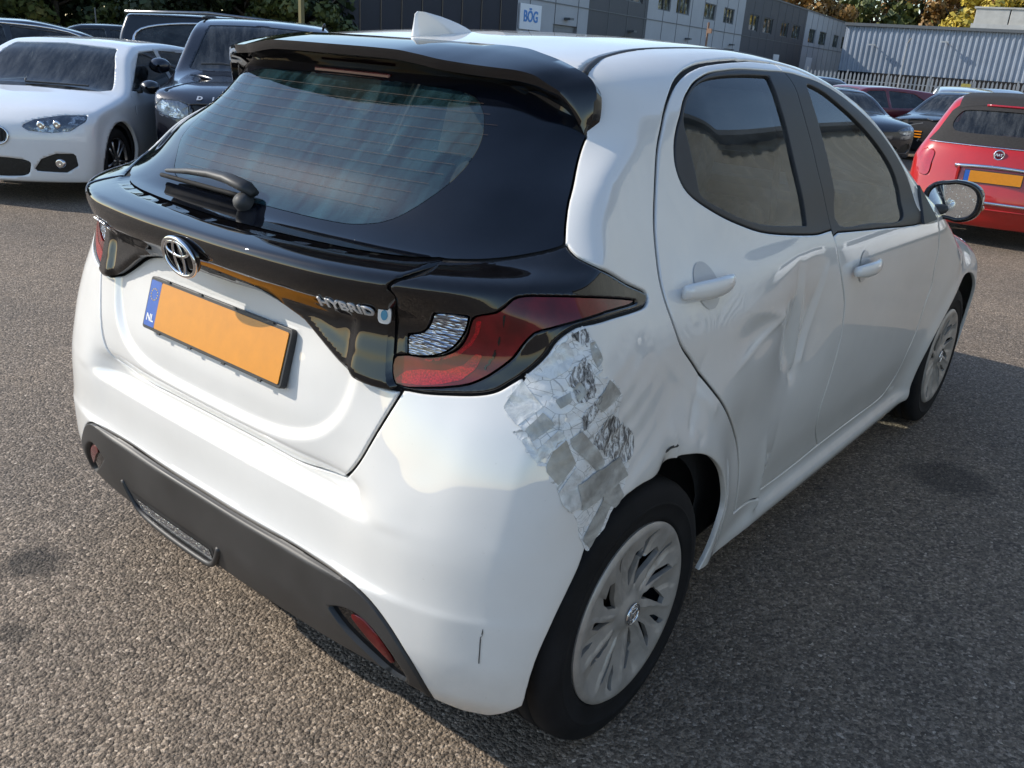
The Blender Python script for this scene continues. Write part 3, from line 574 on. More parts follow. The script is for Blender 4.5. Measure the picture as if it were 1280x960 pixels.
# ---------------- the white hatchback ----------------
def lin(n,rev=False): return BK[n][::-1] if rev else list(BK[n])
def right(P): return [p for p in P if p[0]>.012]
def sof(P): return np.stack([.75*np.arctan2(np.abs(P[:,0]),.3-P[:,1]),P[:,2]],1)
def yz(P): return P[:,1:3]
pbot=[(0,.948)]+[p for p in BK['panelbot'] if p[0]>.06]
pbot=[(s,z if s<.3 else z) for s,z in pbot]
gt=BK['gap'][0]; gb=BK['gap'][-1]; aR=BK['hatchside'][0]; bR=BK['hatchside'][-1]
hb=[(s,.614+.3*max(0,s-.30)**1.5) for s,z in BK['hatchbot'][1:] if s>.1]+[(0,.614)]
gbot=[p for p in BK['glassbot'] if p[0]>.3]         # from outer corner inwards
gb_in=[p for p in gbot if p[0]<gt[0]-.01]; gb_out=[p for p in gbot if p[0]>gt[0]+.01]
zc=gb_in[-1][1]-.002
bR=(bR[0],max(bR[1],.628))
PHATCH=np.array([(-.1,.948)]+list(spl(pbot,3))[:-1]+list(spl(BK['hatchside'][:-1]+[bR],4))+list(spl([bR]+hb,4))[1:]+[(-.1,.614)])
PGARN=np.array([(-.1,.948),(-.1,zc),(0,zc)]+list(spl(gb_in[::-1]+[gt],3))+list(spl(BK['gap'],3))[1:-1]+list(spl(pbot[::-1],3)))
PLAMP=np.array(list(spl(BK['gap'],3))[:-1]+list(spl(BK['lampbot'],4))[:-1]+list(spl(BK['lamptop'],4))[:-1]+list(spl(gb_out,3))+[gt])
gr=BK['glassr']
PGLASS=np.array(list(spl([gt]+gb_out[::-1],3))+list(spl(gr[1:],3))+[(gr[-1][0]+.004,1.325),(gr[-1][0]-.02,1.39),(-.1,1.40),(-.1,zc),(0,zc)]+list(spl(gb_in[::-1]+[gt],3))[:-1])
low=[(-.02,.262),(.2,.262),(.35,.266),(.47,.268),(.53,.245),(.56,.215),(.60,.195),(.635,.20),(.66,.235),(.69,.27)]
PBUMP=np.array([(-.1,.614)]+list(spl(hb[::-1]+[bR],4))+list(spl([bR]+BK['hatchside'][:-1][::-1],4))+list(spl(BK['lampbot'][:7],4))+list(spl(BK['seam'],4))+[(.80,.56),(.80,.05),(-.1,.05)])
bt=[p for p in BK['blacktop'] if p[1]<.46 or p[0]>.2][3:]
PBLK=np.array([(-.1,.455),(0,.455)]+list(spl([(.1,.455),(.2,.4555),(.31,.456),(.40,.452),(.445,.435),(.482,.393),(.517,.328),(.545,.25),(.556,.2)],4))+[(.556,.05),(-.1,.05)])
PREFP=np.array(spl([(.378,.368),(.405,.383),(.435,.384),(.465,.362),(.493,.32),(.512,.275),(.514,.255),(.488,.265),(.450,.295),(.408,.332)],4,True,corner=(0,6)))
PREF=np.array(spl([(.418,.369),(.437,.376),(.462,.355),(.482,.322),(.494,.29),(.488,.288),(.462,.315),(.436,.345)],4,True))
dr=BK['door']; spt=BK['split']; fdt=BK['fdoortop']
DTOP=[(.96,1.458)]
door0=[(.80,1.459)]+[p for p in dr if p[0]<.72 or p[1]<1.2]
door0=[(.80,1.459),(.66,1.452)]+[p for p in door0[1:] if p[0]<.60]
spline=[(.965,1.457)]+[(y,z) for y,z in spt if z<1.42]
PDR=np.array([(.965,1.457)]+list(spl(door0,4))[:-1]+list(spl([door0[-1]]+BK['doorbot'][1:2]+[spline[-1]],4))[:-1]+list(spl(spline[::-1],4)))
fd=BK['fdoor']
ft=[(.965,1.457),(1.10,1.445)]+[p for p in fdt if p[0]>1.15]
PDF=np.array(list(spl(spline,4))[:-1]+list(spl([spline[-1],(1.5,.290),(1.84,.288),fd[-1]],4))[:-1]+list(spl(fd[::-1],4))+list(spl([(1.97,.86),(1.93,.94),(1.90,1.0)],3))+list(spl(ft[::-1],4)))
_wr=BK['wrear']; PWR=np.array(spl(_wr[:4]+[(.86,1.4365),(1.03,1.437),(1.03,1.043),(.90,1.043)]+_wr[10:],4,True,corner=(5,6)))
PGR=np.array(spl(BK['grear'],4,True,corner=(3,8)))
_wf=BK['wfront']; PWF=np.array(spl([(.85,1.437),(1.0,1.435)]+[p for p in _wf if p[0]>1.05]+[(.96,1.034),(.85,1.040)],4,True,corner=(0,)))
PGF=np.array(spl(BK['gfront'],4,True,corner=(11,)))
ARCR=np.array(list(spl(BK['arch'],3))+[(.30,.05),(-.40,.05)])
ARCF=np.array([(2.56+.375*math.cos(t),.31+.375*math.sin(t)) for t in np.linspace(0,math.pi,40)]+[(2.19,.05),(2.935,.05)])
ZLY=[-.7,.28,.34,.45,.8,1.18,2.15,2.95,3.5]; ZLZ=[.1,.27,.235,.222,.185,.155,.16,.2,.2]
HOODP=np.array(spl([(0,2.30),(.3,2.28),(.62,2.22),(.70,2.30),(.69,2.7),(.62,3.02),(.45,3.16),(0,3.22)],4))
WSP=np.array([(0,1.52)]+list(spl([(.25,1.515),(.50,1.50),(.555,1.56),(.60,1.75),(.655,2.0),(.70,2.2),(.60,2.235),(.3,2.285),(0,2.30)],4)))
HLP=np.array(spl([(.50,.66),(.60,.70),(.72,.78),(.78,.83),(.77,.76),(.70,.68),(.60,.63)],4,True))   # front (x,z)
GRL=np.array(spl([(-.1,.50),(.42,.50),(.56,.40),(.60,.27),(.5,.24),(-.1,.24)],3,True))
def S_r(poly): return lambda P: np.where((P[:,1]<.7)&(P[:,2]<1.45),pdist(poly,sof(P)),.08)
def S_s(poly): return lambda P: np.where(np.abs(P[:,0])>.40,pdist(poly,yz(P)),.08)
def S_t(poly): return lambda P: np.where((P[:,2]>.62)&(P[:,1]>1.3),pdist(np.concatenate([poly,poly[::-1]*[-1,1]]),P[:,:2]),.08)
def S_f(poly): return lambda P: np.where((P[:,1]>2.8),pdist(poly,np.stack([np.abs(P[:,0]),P[:,2]],1)),.08)
def S_low(P):
    s=sof(P); zr=np.interp(s[:,0],[p[0] for p in low],[p[1] for p in low]); zs=np.interp(P[:,1],ZLY,ZLZ)
    return np.where(P[:,1]<.0,zr,zs)-P[:,2]
hatch_s,garn_s,lamp_s,glass_s,bump_s,blk_s=[S_r(p) for p in (PHATCH,PGARN,PLAMP,PGLASS,PBUMP,PBLK)]
rdoor_s,fdoor_s,arcr_s,arcf_s=[S_s(p) for p in (PDR,PDF,ARCR,ARCF)]
rdoor_w=lambda P: rdoor_s(P)-.0026*(P[:,1]<.75)
hood_s,ws_s=S_t(HOODP),S_t(WSP)
gy=nonuni([(-.75,.0085),(1.1,.014),(3.55,.02)]); gz=nonuni([(.10,.0085),(1.25,.012),(1.62,.01)]); gx=nonuni([(0,.010),(1,.01)])
SV,SF=shell(body,OUT,CORE,gx,gy,gz)
print('shell',len(SV),round(time.time()-T0,1))
def gauss(d,w): return np.exp(-(d/w)**2)
def segd(Q,a,b):
    a=np.array(a);b=np.array(b);ab=b-a; t=np.clip(((Q-a)@ab)/(ab@ab),0,1); d=Q-a-t[:,None]*ab
    side=np.sign(ab[0]*(Q-a)[:,1]-ab[1]*(Q-a)[:,0]); return np.hypot(d[:,0],d[:,1]),t,side
def crease(Q,a,b,amp,w,p=1.0,ta=0,tb=1):
    """sharp fold along a-b, fading over its length"""
    d,t,s=segd(Q,a,b); prof=np.exp(-d/w)
    return amp*prof*np.interp(t,[0,.5,1],[ta,(ta+tb)/2,tb])
def dents(P):
    Q=yz(P); y,z=Q[:,0],Q[:,1]
    D=np.zeros(len(P))
    # V shaped fold in the rear door
    D-=.026*np.exp(-((y-.74)/.17)**2-((z-.80)/.18)**2)
    D+=crease(Q,(.763,.665),(.70,.95),.026,.034,ta=1,tb=.15)
    D+=crease(Q,(.763,.665),(.62,.90),-.020,.026,ta=1,tb=.15)
    D+=crease(Q,(.763,.665),(.83,.93),-.018,.030,ta=1,tb=.15)
    D+=crease(Q,(.66,.98),(.70,.72),-.012,.020,ta=.3,tb=1)
    D+=crease(Q,(.87,.95),(.80,.70),.008,.02,ta=.2,tb=1)
    D+=crease(Q,(.72,.27),(.63,.53),.024,.026,ta=1,tb=.05)
    D+=crease(Q,(.76,.28),(.72,.56),-.010,.03,ta=.7,tb=.1)
    # pushed-in flank ahead of and above the wheel
    D-=.020*np.exp(-((y-.10)/.15)**2-((z-.83)/.085)**2)
    D+=crease(Q,(.20,.735),(-.02,.90),.007,.014,ta=1,tb=.2)
    D+=crease(Q,(.10,.72),(.16,.86),-.006,.015,ta=1,tb=.3)
    D-=.014*np.exp(-((y-.42)/.13)**2-((z-.86)/.05)**2)
    D+=crease(Q,(.30,.80),(.56,.87),.008,.018,ta=.4,tb=1)
    D+=crease(Q,(.33,.93),(.56,.88),.006,.016,ta=.2,tb=1)
    # crumpled arch lip
    D-=.020*np.exp(-((y-.02)/.045)**2-((z-.66)/.05)**2)
    D+=crease(Q,(.05,.64),(.02,.76),.012,.010,ta=1,tb=.1)
    D+=crease(Q,(.14,.68),(.10,.74),-.007,.010,ta=1,tb=.1)
    # rippled corner under the tape
    D+=(.0012*np.sin(y*95+z*40)+.0012*np.sin(z*120-y*60))*np.exp(-((y+.2)/.12)**2-((z-.78)/.13)**2)
    D-=.010*np.exp(-((y+.20)/.10)**2-((z-.80)/.10)**2)
    w=sst(1.3,1.1,y)*sst(-.42,-.36,y)*sst(1.05,.96,z)*(P[:,0]>.4)
    return D*w
G0=.0025   # half panel gap
def piece(cons,g=G0,bev=.0028,fl=.016,off=0,levels=(.0012,.0032),extra=None,base=None,fdir=None,pre=()):
    """cut a body piece out of the shell: cons=[(sdf, keep inside?)]; returns triangles with rounded edges and a turned-in flange"""
    V,F=base if base else (SV,SF)
    fs=[]
    for sd,ins in cons:
        s=sd(V); s=(s if ins else -s)+g
        V,F=clip(V,F,s)
        fs.append((sd,ins))
    if len(F)==0: return V,F
    if bev:
        for sd,ins in fs:
            for lv in levels:
                s=sd(V); s=(s if ins else -s)+g+lv
                V,F,_=split(V,F,s)
    for fn in pre: V,F,_=split(V,F,fn(V))
    V,F=weld(V,F,2e-5)
    N=grad(body,V)
    if extra is not None: V=V+extra(V,N)
    if off: V=V+N*off
    if bev:
        D=np.full(len(V),1.)
        for sd,ins in fs: 
            s=sd(V); s=-(s if ins else -s)-g; D=np.minimum(D,s)
        D=np.clip(D,0,bev); V=V-N*(bev-np.sqrt(bev**2-(bev-D)**2))[:,None]
    if fl:
        E=boundary(F); keep=~((np.abs(V[E[:,0],0])<1e-5)&(np.abs(V[E[:,1],0])<1e-5)); E=E[keep]
        if len(E):
            fdv=np.tile(np.array(fdir,float),(len(V),1)) if fdir is not None else -N
            n=len(V); A=V[E[:,0]];B=V[E[:,1]]; k=len(E)
            NV=np.concatenate([A,B,A+fdv[E[:,0]]*fl,B+fdv[E[:,1]]*fl]); i=np.arange(k)+n
            F=np.concatenate([F,np.stack([i+k,i,i+2*k],1),np.stack([i+k,i+2*k,i+3*k],1)]); V=np.concatenate([V,NV])
    return V,F
def mirror(V,F): return V*[-1,1,1],F[:,::-1]
def both(V,F,dam=None):
    """join right and mirrored left halves"""
    L=mirror(V,F); R=(V+np.stack([dam(V),np.zeros(len(V)),np.zeros(len(V))],1)) if dam else V
    return weld(np.concatenate([R,L[0]]),np.concatenate([F,L[1]+len(V)]),1e-5)
def withdam(V): return V+np.stack([dents(V),np.zeros(len(V)),np.zeros(len(V))],1)
CAR=thing('hatchback_car','white hatchback with taped crash damage, its rear corner filling the foreground','car')
b_=(SV,SF)
NLOW=(S_low,True)
def _gp(x,z):
    lo,hi=-.6,.3
    for _ in range(22):
        m_=(lo+hi)/2
        if body(np.array([[abs(x),m_,z]]))[0]<0: hi=m_
        else: lo=m_
    return (x,lo-.0012,z)
bodycons=[NLOW,(hatch_s,False),(garn_s,False),(lamp_s,False),(glass_s,False),(bump_s,False),(rdoor_w,False),(fdoor_s,False),(arcr_s,False),(arcf_s,False),(hood_s,False),(ws_s,False)]
ditchP=np.array(list(spl([(.545,.065),(.53,.11),(.497,.22),(.47,.45),(.47,.9),(.475,1.35)],4)))
def ditch_extra(V,N):
    d=np.where(V[:,2]>1.30,pdist(ditchP,V[:,:2],closed=False),.08)
    wd=np.interp(V[:,1],[.05,.2,.6,1.4],[.011,.009,.006,.005])
    return -N*(.009*np.clip(1-(d/wd)**2,0,1)**.5)[:,None]
dd_=lambda k:(lambda V: np.where(V[:,2]>1.30,pdist(ditchP,V[:,:2],closed=False),.08)-k)
V,F=piece(bodycons,extra=ditch_extra,fl=.010,pre=[dd_(.0015),dd_(.0035),dd_(.0055),dd_(.0075),dd_(.0095),dd_(.012)])
V,F=both(V,F,dents); mk('body_shell',V,F,WHITE,CAR)
for nm,sd,lim in (('tailgate_gap_shade',hatch_s,0),('garnish_gap_shade',garn_s,0),('lamp_gap_shade',lamp_s,0),('door_gap_shade',rdoor_s,.5),('door_gap_shade',fdoor_s,.5),('bumper_gap_shade',bump_s,0)):  # dark strips added behind the panel gaps so the gaps look shaded
    V,F=clip(SV,SF,np.abs(sd(SV))-.016)
    V,F=clip(V,F,np.maximum(arcr_s(V)*-1,S_low(V))+.004)
    V=V-grad(body,V)*.0065
    if lim or nm=='lamp_gap_shade':
        mk(nm,withdam(V),F,DARK,CAR); A_,B_=mirror(V,F); mk(nm,A_,B_,DARK,CAR)
    else: V,F=both(V,F,dents); mk(nm,V,F,DARK,CAR)
# dark strip lying in the roof ditch
for sg in(1,-1):
    s=MB(); pts=[]
    for x,y in spl([(.545,.075),(.53,.12),(.497,.23),(.47,.45),(.47,.9),(.475,1.30)],5):
        z=float(np.interp(0,[0],[0])); zz=1.3
        lo,hi=1.2,1.6
        for _ in range(24):
            m_=(lo+hi)/2
            if body(np.array([[x,y,m_]]))[0]<0: lo=m_
            else: hi=m_
        pts.append((sg*x,y,lo-.004))
    s.tube(pts,[.0085]+[.0075]*8+[.006]*(len(pts)-9),8)
    s.build('roof_ditch_strip',BLACKM,CAR,True)
# tailgate
V,F=piece([(hatch_s,True)],fl=.02); V,F=both(V,F); HATCH=mk('tailgate',V,F,WHITE,CAR)
def garn_extra(V,N):
    s=sof(V)[:,0]; z=V[:,2]
    zl=np.interp(s,[p[0] for p in pbot],[p[1] for p in pbot])
    a=np.interp(s,[0,.3,.42,.5,.57],[1,.97,.7,.3,.1])*np.interp(z-zl,[0,.02,.05],[.034,.032,.029])*sst(1.046,1.0,z)
    # rolled under at the lower edge
    r=sst(0,.014,z-zl)
    return np.stack([V[:,0]*0,-a*(.75+.25*r),-.0*r],1)
V,F=piece([(garn_s,True)],extra=garn_extra,fl=.05,fdir=(0,1,.05)); V,F=both(V,F); GARN=mk('gloss_black_garnish',V,F,BLACKG,CAR)
# rear glass with printed border
IN=np.array([(s_,z_) for s_,z_ in spl([(-.1,1.100),(.16,1.100),(.27,1.101),(.35,1.105),(.43,1.124),(.515,1.178),(.580,1.235),(.612,1.285),(.612,1.33),(.57,1.355),(.40,1.362),(-.1,1.366)],4)])
inn_s=S_r(IN)
V,F=piece([(glass_s,True),(inn_s,False)],fl=.0,off=-.002,bev=0,g=.0010); V,F=both(V,F); FRG=mk('rear_glass_border',V,F,FRIT,CAR)
V,F=piece([(glass_s,True),(inn_s,True)],fl=0,off=-.002,bev=0,g=0); V,F=both(V,F); RG=mk('rear_window',V,F,PRIV,CAR)
for k in range(12):
    s=MB(); z=1.135+.0185*k; xw=float(np.interp(z,[1.1,1.2,1.3,1.35],[.30,.44,.47,.40])); s.tube([tuple(_gp(x,z)) for x in np.linspace(-xw,xw,15)],.00025,4,False); s.build('heater_line',mat('heater_print',(.12,.07,.045),.6),RG,True)
# bumper: white upper, grained lower valance
ref_s=S_r(PREFP); refl_s=S_r(PREF)
V,F=piece([NLOW,(bump_s,True),(blk_s,False),(arcr_s,False)],fl=.025); V,F=both(V,F,dents); BUMP=mk('rear_bumper',V,F,WHITE,CAR)
V,F=piece([NLOW,(blk_s,True),(ref_s,False),(arcr_s,False)],g=.0012,off=.004,fl=.03); V,F=both(V,F); VAL=mk('lower_valance',V,F,PLAST,CAR,label='dark grey grained lower bumper with scuffed lip')
for sg,nm in((1,'right'),(-1,'left')):
    def side(V,F,dam=False):
        if sg==1: return (withdam(V) if dam else V),F
        return mirror(V,F)
    V,F=side(*piece([(ref_s,True),(refl_s,False)],g=.0,off=-.007,bev=0,fl=.0)); pk=mk('reflector_pocket',V,F,BLACKG,CAR)
    V,F=side(*piece([(refl_s,True)],g=.0005,off=-.003,fl=.01,bev=.002)); mk('reflector',V,F,RED,pk)
    # tail lamp: black housing, red ring and wing, clear reversing lens
    red_s=S_r(np.array(spl(BK['red'],2,True))); clr_s=S_r(np.array(spl(BK['clear'],3,True,corner=(0,5,7,14))))
    V,F=side(*piece([(lamp_s,True),(red_s,False),(clr_s,False)],fl=.02)); LAMP=mk('tail_lamp',V,F,BLACKG,CAR)
    V,F=side(*piece([(lamp_s,True),(red_s,True),(clr_s,False)],g=.0003,bev=0,fl=.004)); mk('red_lens',V,F,RED,LAMP)
    for nm_,m_,o_ in (('rstrip',REDB,.0006),('rdiv',BLACKG,.0012),('rguide',REDB,.0006)):
        V,F=side(*piece([(lamp_s,True),(S_r(np.array(BK[nm_])),True)],g=.0,bev=0,fl=.0,off=o_)); mk({'rstrip':'lamp_reflector','rdiv':'lens_divider','rguide':'light_guide'}[nm_],V,F,m_,LAMP)
    V,F=side(*piece([(clr_s,True)],g=.0004,bev=0,fl=.004,off=-.0015)); mk('reversing_lens',V,F,CLEAR,LAMP)
    wr_s,gr_s,wf_s,gf_s=S_s(PWR),S_s(PGR),S_s(PWF),S_s(PGF)
    V,F=side(*piece([(rdoor_s,True),(wr_s,False),(arcr_s,False)]),True); RD=mk('rear_door',V,F,WHITE,CAR,label='white rear door creased by a sharp V-shaped dent' if sg==1 else None)
    V,F=side(*piece([(rdoor_s,True),(wr_s,True),(gr_s,False)],g=.0008,fl=.012,bev=.002)); mk('window_frame',V,F,BLACKM,RD)
    V,F=side(*piece([(gr_s,True)],g=0,off=-.007,fl=0,bev=0)); mk('window',V,F,GLASS,RD)
    V,F=side(*piece([(fdoor_s,True),(wf_s,False)]),True); FD=mk('front_door',V,F,WHITE,CAR)
    V,F=side(*piece([(fdoor_s,True),(wf_s,True),(gf_s,False)],g=.0008,fl=.012,bev=.002)); mk('window_frame',V,F,BLACKM,FD)
    V,F=side(*piece([(gf_s,True)],g=0,off=-.007,fl=0,bev=0)); mk('window',V,F,GLASS,FD)
    # headlamp
    hl_s=S_f(HLP)
    V,F=side(*piece([(hl_s,True)],off=.003,bev=.002,fl=.01)); mk('headlamp',V,F,CLEAR,CAR)
V,F=piece([(hood_s,True)]); V,F=both(V,F); mk('bonnet',V,F,WHITE,CAR)
V,F=piece([(ws_s,True)],fl=.004,bev=0,off=-.003); V,F=both(V,F); mk('windscreen',V,F,GLASS,CAR)
V,F=piece([(S_f(GRL),True)],off=.004,fl=.01); V,F=both(V,F); mk('front_grille',V,F,BLACKM,CAR)
print('pieces',round(time.time()-T0,1))
# dark inner shell: closes the gaps and lines the cabin
gy2=nonuni([(-.75,.04),(3.55,.05)]); gz2=nonuni([(.10,.04),(1.62,.03)]); gx2=nonuni([(0,.04),(1,.04)])
LV,LF=shell(body,OUT,CORE,gx2,gy2,gz2)
LV=LV-grad(body,LV)*np.where((LV[:,2]<1.0)&(LV[:,0]>.6),.075,.030)[:,None]
for sd,g in ((S_r(PGLASS),.0),(S_s(PGR),.0),(S_s(PGF),.0),(S_t(WSP),.0),(arcr_s,-.02),(arcf_s,-.02)):
    LV,LF=clip(LV,LF,-sd(LV)+g)
LV[:,0]=np.where(LV[:,0]<.012,0,LV[:,0])
LV,LF=clip(LV,LF,S_low(LV)-.0)
V,F=both(LV,LF); mk('inner_lining',V,F,DARK,CAR)
s=MB(); s.box((0,1.3,.24),(1.44,1.7,.08)); s.box((0,-.22,.27),(1.1,.42,.08)); s.box((0,2.95,.27),(1.2,.5,.06)); s.build('underbody',DARK,CAR)
for sg in(1,-1):
    for cy in(0,2.56):
        s=MB(); s.lathe([(sg*.50,.0),(sg*.50,.405),(sg*(.79 if cy==0 else .75),.405)],28,(0,cy,.31),'x',-.25,math.pi+.25)
        s.build('wheel_well',DARK,CAR,True)
# ---- wheels ----
def wheel(px,py,sg,damaged=False,toe=0):
    w=bpy.data.objects.new('wheel',None); COL.objects.link(w); w.parent=CAR; w.location=(px,py,.308); w.rotation_euler=(0,0,toe+(0 if sg==1 else math.pi))
    t=MB(); R=.308
    t.lathe([(-.19,.19),(-.188,.22),(-.186,.27),(-.178,.295),(-.165,.3035),(-.135,.307),(-.1335,.303),(-.128,.303),(-.1265,.3075),(-.098,.308),(-.0965,.304),(-.091,.304),(-.0895,.308),(-.06,.3075),(-.0585,.303),(-.053,.303),(-.0515,.307),(-.026,.3045),(-.012,.298),(-.006,.288),(-.0015,.272),(0,.262),(.0002,.2595),(.0012,.2585),(.0012,.2555),(.0002,.2545),(-.001,.240),(-.004,.226),(-.0035,.2225),(-.0055,.219),(-.010,.213),(-.016,.209),(-.03,.207)],96)
    t.build('tyre',RUBBER,w,True)
    t=MB(); t.lathe([(-.16,.19),(-.02,.203),(-.022,.2),(-.15,.185)],64); t.lathe([(-.075,.02),(-.07,.10),(-.085,.15),(-.10,.188)],40); t.build('rim',mat('dark_steel',(.03,.03,.032),.5,.6),w,True)
    # hubcap: shallow dome with twisted slots cut through it
    rs=nonuni([(0.0,.008),(.213,.004)]); th=np.linspace(0,2*np.pi,241)[:-1]
    rr,tt=np.meshgrid(rs,th,indexing='ij'); n1,n2=rr.shape
    X=rr*np.cos(tt); Y=rr*np.sin(tt)
    V=np.stack([X.ravel(),Y.ravel()],1)
    i=np.arange(n1*n2).reshape(n1,n2); j=np.roll(i,-1,1)
    q=np.stack([i[:-1],i[1:],j[1:],j[:-1]],-1).reshape(-1,4); F=np.concatenate([q[:,[0,1,2]],q[:,[0,2,3]]])
    def hz(V):
        r=np.hypot(V[:,0],V[:,1]); t=np.arctan2(V[:,1],V[:,0])
        z=np.interp(r,[0,.03,.034,.05,.10,.16,.195,.203,.208,.213],[-.006,-.006,-.012,-.017,-.016,-.010,-.003,-.001,-.003,-.009])
        # folded spokes
        u=((t*10/(2*np.pi)+ (r-.05)*1.0)%1)
        m=sst(.045,.08,r)*sst(.202,.17,r)
        z=z-m*.010*np.abs(u-.5)*2+m*.006*(u>.5)*sst(.5,.52,u)
        return z
    V3=np.stack([V[:,0],V[:,1],np.zeros(len(V))],1); V3,F=weld(V3,F,1e-6)
    sd=np.full(len(V3),1.)
    slots=[]
    for k in range(5):
        a=2*math.pi*k/5
        def tw(r,da): t=a+da-(r-.05)*1.0*2*math.pi/10; return (r*math.cos(t),r*math.sin(t))
        slots.append(np.array([tw(.056,.06),tw(.090,-.10),tw(.150,-.26),tw(.158,-.16),tw(.118,.10),tw(.085,.16)]))
        slots.append(np.array([tw(.070,.50),tw(.112,.40),tw(.170,.34),tw(.160,.46),tw(.120,.56)]))
        slots.append(np.array([tw(.128,.76),tw(.186,.71),tw(.190,.79),tw(.150,.80)]))
    if damaged: slots.append(np.array([(.02,.10),(.05,.13),(.07,.19),(.03,.175),(0,.15)]))
    for P in slots:
        V3,F=clip(V3,F,-pdist(P,V3[:,:2]))
    z=hz(V3); V3=np.stack([z,V3[:,0],V3[:,1]],1)
    E=boundary(F); n=len(V3); A=V3[E[:,0]];B=V3[E[:,1]];k=len(E);ii=np.arange(k)+n
    F=np.concatenate([F,np.stack([ii+k,ii,ii+2*k],1),np.stack([ii+k,ii+2*k,ii+3*k],1)]); V3=np.concatenate([V3,A,B,A-[.012,0,0],B-[.012,0,0]])
    V3=V3+[.004,0,0]
    h=mk('hubcap',V3,F,HUB,w)
    e=MB(); 
    e.lathe([(.0015,.026),(.0035,.0255),(.0035,.0235),(.0015,.023)],40)
    for (ry,rz,cz) in ((.0225,.014,.0),(.0085,.0225,0),(.015,.0085,.011)):
        e.tube([(.0022,ry*math.cos(t),cz+rz*math.sin(t)) for t in np.linspace(0,2*math.pi,29)],.0016,6,False)
    e.build('centre_emblem',CHROME,h,True)
    return w
wheel(.878,-.03,1,True,math.radians(0)); wheel(.842,2.56,1); wheel(-.855,0,-1); wheel(-.842,2.56,-1)
# ---- spoiler ----
XS=np.array([0,.10,.20,.26,.32,.37,.43,.475,.51,.540,.562,.580,.595,.606])
ED=[(-.150,1.430),(-.147,1.430),(-.139,1.429),(-.131,1.424),(-.120,1.4165),(-.105,1.4125),(-.090,1.4095),(-.072,1.4075),(-.056,1.402),(-.040,1.386),(-.025,1.372),(-.011,1.348),(.003,1.317),(.014,1.288)]
SX=[0,.10,.20,.262,.325,.385,.445,.50,.535,.570,.592,.606,.612,.604]
SE=[(.055,1.4535),(.056,1.4535),(.058,1.453),(.062,1.4525),(.068,1.452),(.074,1.4495),(.060,1.441),(.052,1.430),(.048,1.420),(.045,1.408),(.040,1.396),(.036,1.378),(.030,1.340),(.022,1.292)]
GX=[0,.10,.20,.26,.32,.37,.42,.46,.495,.525,.548,.565,.580,.592]
GE=[(-.055,1.372),(-.055,1.372),(-.052,1.371),(-.048,1.370),(-.042,1.368),(-.034,1.364),(-.026,1.360),(-.018,1.354),(-.010,1.346),(-.003,1.336),(.004,1.325),(.010,1.312),(.015,1.300),(.019,1.289)]
def spoiler():
    rows=[]
    for k in range(len(XS)):
        e=np.array([XS[k],*ED[k]]); s_=np.array([SX[k],*SE[k]]); g=np.array([GX[k],*GE[k]])
        lipd=.020 if k<9 else .020*(1-(k-8)/6)
        e2=e+np.array([-.002,.004,-lipd]); mid=(s_+e)/2+np.array([0,0,.004 if k<9 else .002]); 
        p=[s_+np.array([0,.02,-.012]),s_,s_*.75+e*.25+np.array([0,0,.0025]),mid,e*.85+s_*.15+np.array([0,0,.0015]),e,(e+e2)/2+np.array([0,-.0015,0]),e2,e2*.7+g*.3+np.array([0,.01,.006]),e2*.3+g*.7+np.array([0,.01,.006]),g]
        rows.append(p)
    rows=np.array(rows)
    # densify along the span
    t=np.arange(len(XS)); tt=np.linspace(0,len(XS)-1,80); R=np.stack([[pch(t,rows[:,j,c],tt) for c in range(3)] for j in range(rows.shape[1])],0).transpose(2,0,1)
    full=np.concatenate([R[::-1]*[-1,1,1],R[1:]])
    s=MB(); s.grid([[tuple(p) for p in r] for r in full]); return s.build('roof_spoiler',BLACKG,CAR,True,bevel=0)
o=spoiler()
for e in o.data.edges: pass
o.data.set_sharp_from_angle(angle=math.radians(38))
# high brake lamp under the spoiler
s=MB(); s.box((0,-.070,1.368),(.26,.02,.016)); s.build('high_brake_lamp',mat('smoked_red',(.09,.006,.008),.15,0,1),CAR,bevel=.003)
# ---- antenna fin ----
s=MB(); pr=[]
for u in np.linspace(0,1,12):
    y0=.118+.10*u**1.0*0; h=.058*(1-u)**.0
G=[]
L=.235
for k,v in enumerate(np.linspace(0,1,10)):       # height fraction
    y_r=.112+.010*v; y_f=.112+.055+(L-.055)*(1-v**2.3); wd=.030*(1-v)**1.0*.62+.0045
    if v>.98: y_r+=.008; y_f-=.010
    ring=[]
    for t in np.linspace(0,2*math.pi,25)[:-1]:
        cy=(y_r+y_f)/2; hy=(y_f-y_r)/2
        c_,s_=math.cos(t),math.sin(t)
        yy=cy+hy*c_; w_=wd*(abs(s_)**.9)*(1-.55*max(0,c_)**1.2)*(1 if s_>0 else -1)
        ring.append((w_,yy,1.458+.057*v))
    ring.append(ring[0]); G.append(ring)
s.grid(G); top=[G[-1][i] for i in range(24)]; s.add(top,[tuple(range(24))]); s.build('antenna_fin',WHITE,CAR,True)
